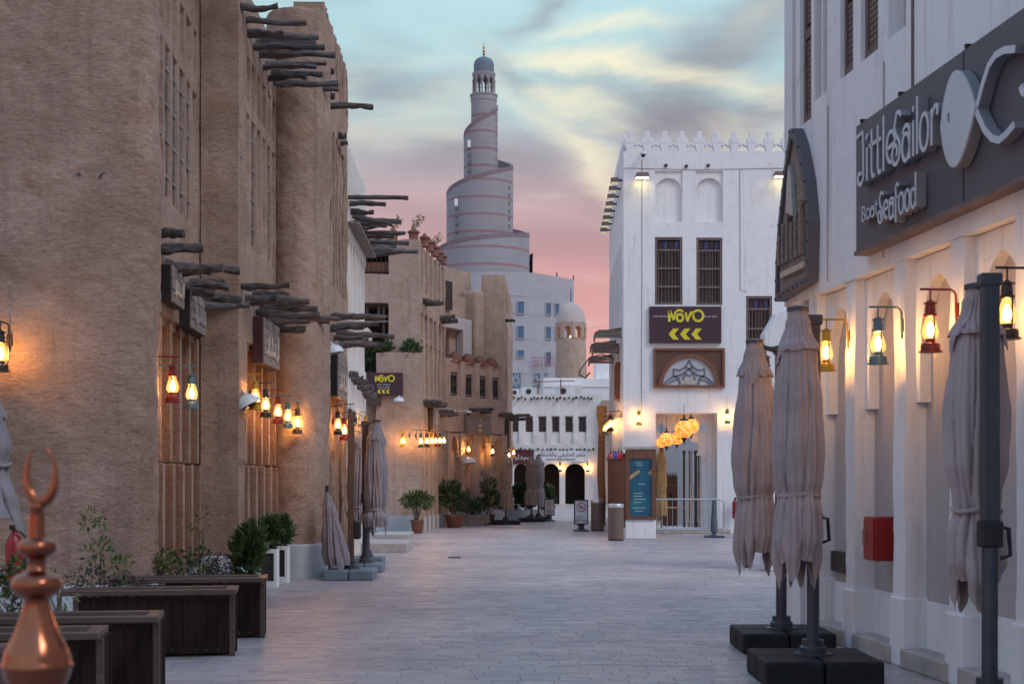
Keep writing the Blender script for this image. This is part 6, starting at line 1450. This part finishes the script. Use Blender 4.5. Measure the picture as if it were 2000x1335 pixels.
for x in (.35, w - .35): MB().tube([(x, 0, .16), (x, 0, .03), (x, -.2, .012)], .018, 6).build('foot', M_steel, T, smooth=60); MB().tube([(x, 0, .03), (x, .2, .012)], .018, 6).build('foot', M_steel, T)
T = thing('parasol_stand', 'grey wrapped post on a flat square base against the barrier', 'post', (at(1395, 0, 37.4).x, 37.4, 0)); MB().box(-.25, .25, -.22, .22, 0, .05).build('base', M_pole, T, bevel=.015); MB().lathe([(.06, .05), (.05, .12), (.1, .16), (.085, .5), (.05, .95), (.03, 1.0)], 16).build('wrapped_post', pbr('blue_grey_wrap', (.10, .12, .155), None, 4, .7, .2), T, smooth=50)
def extinguisher(label, pos):
    T = thing('fire_extinguisher', label, 'extinguisher', pos); MB().lathe([(.075, 0), (.08, .02), (.08, .42), (.06, .49), (.03, .52), (.03, .56)], 18).build('cylinder', M_red, T, smooth=50); MB().box(-.02, .02, -.08, .02, .56, .6).build('valve', M_black, T); MB().tube([(.02, -.06, .58), (.12, -.06, .5), (.12, -.05, .15)], .012, 6).build('hose', M_black, T, smooth=60)
p = at(1436, 1012, 40.2); extinguisher('red fire extinguisher hung on the white house by the barrier', (p.x, 40.22, p.z)); MB
extinguisher('red fire extinguisher standing against the broad pier', (at(28, 0, 13.2).x, 13.2, .55))
T = thing('stone_ledge', 'low stone ledge the extinguisher stands on by the broad pier', 'ledge', (-5.6, 13.0, 0)); MB().box(0, 1.25, 0, .5, 0, .55).build('block', M_plinth, T, bevel=.02)
T = thing('fire_hose_cabinet', 'red fire hose cabinet fixed between two restaurant pillars', 'cabinet', frF.loc(2.62, .09, .86), frF.ang); MB().box(0, .27, -.27, 0, 0, .385).build('body', M_red, T, bevel=.006); d_ = MB().box(.015, .255, -.285, -.27, .015, .37).build('door', M_red, T, bevel=.004); MB().box(.03, .05, -.305, -.285, .13, .27).build('handle', M_steel, d_)
T = thing('stone_door_steps', 'pair of low stone steps beside the left parasols', 'steps', (-3.2, 30, 0)); MB().box(0, .98, 0, 2.0, 0, .19).build('step', M_stone, T, bevel=.012); MB().box(0, .84, 2.4, 4.2, 0, .28).build('step', M_stone, T, bevel=.012)
T = thing('drain_cover', 'dark drain grating in the street paving', 'drain', (at(888, 0, 28.0).x, 28.0, .006)); MB().box(-.12, .12, -.1, .1, 0, .012).build('grating', M_iron, T)
T = thing('palm_post', 'rough fibrous palm trunk post at the alley corner', 'post', (2.93, 46.5, 0)); MB().tube([(0, 0, 0), (.02, 0, .8), (-.02, 0, 1.6), (.0, 0, 3.0)], [.13, .12, .13, .11], 14).build('trunk', M_rope, T, smooth=60)
T = thing('cloth_bundle', 'bundled tan awning cloth on top of the palm post', 'cloth', (2.93, 46.5, 3.0)); folded_canopy('cloth', T, M_tan, [(.9, .16), (.6, .17), (.3, .13), (0, .1)], 0, 0, 71, hem=.02)
T = thing('white_gate_wall', 'white wall with a rounded shoulder between restaurant and white house', 'wall', (4.25, 24, 0)); o = MB().prism([(0, 0), (2.5, 0), (2.5, 4.6), (.55, 4.55), (.2, 4.35), (0, 4.0)], 0, .4).build('wall', M_white, T, bevel=.03)
# ---------------------------------------------------------------- copper finial close to the lens
def finial():
    Y = 2.5; s = Y / F; cx = 72; c = at(cx, 930, Y); z = lambda py: CH + (930 - py) * s
    T = thing('copper_finial', 'polished copper crescent finial on stacked bulbs', 'finial', (c.x, Y, 0))
    prof = [(20, 1374), (42, 1354), (55, 1336), (62.5, 1318), (66, 1303), (69, 1300), (69, 1296), (66, 1292), (64.5, 1282), (60.5, 1269), (53, 1255), (45, 1240), (38, 1221), (31, 1201), (26, 1184), (24, 1172), (26, 1167), (40, 1160), (48.5, 1148), (49, 1138), (43, 1126), (28, 1118), (19, 1112), (17, 1104), (17, 1092), (22, 1087), (34, 1080), (37.5, 1070), (36, 1060), (27, 1053), (17, 1049), (16, 1044), (15, 1010), (13, 996), (14.5, 993), (14.5, 985), (9, 978)]
    MB().lathe([(r * s, z(py)) for r, py in prof], 48).build('stem_bulbs', M_copper, T, smooth=50)
    MB().lathe([(.045, 0), (.045, .02), (.02, .04), (.02, z(1373))], 20).build('rod', M_copper, T, smooth=40)
    # crescent: a horned tube, thick below and thin at the tips
    pts = []; rs = []
    for i in range(41):
        a = R(112 + 316 * i / 40); k = i / 40; t = math.sin(math.pi * k)
        pts.append(((8 + 28 * math.cos(a)) * s, 0, z(925) + 54 * s * math.sin(a))); rs.append((2.2 + 10.5 * t ** 2.2) * s)
    o = MB().tube(pts, rs, 14).build('crescent', M_copper, T, smooth=60)
finial()
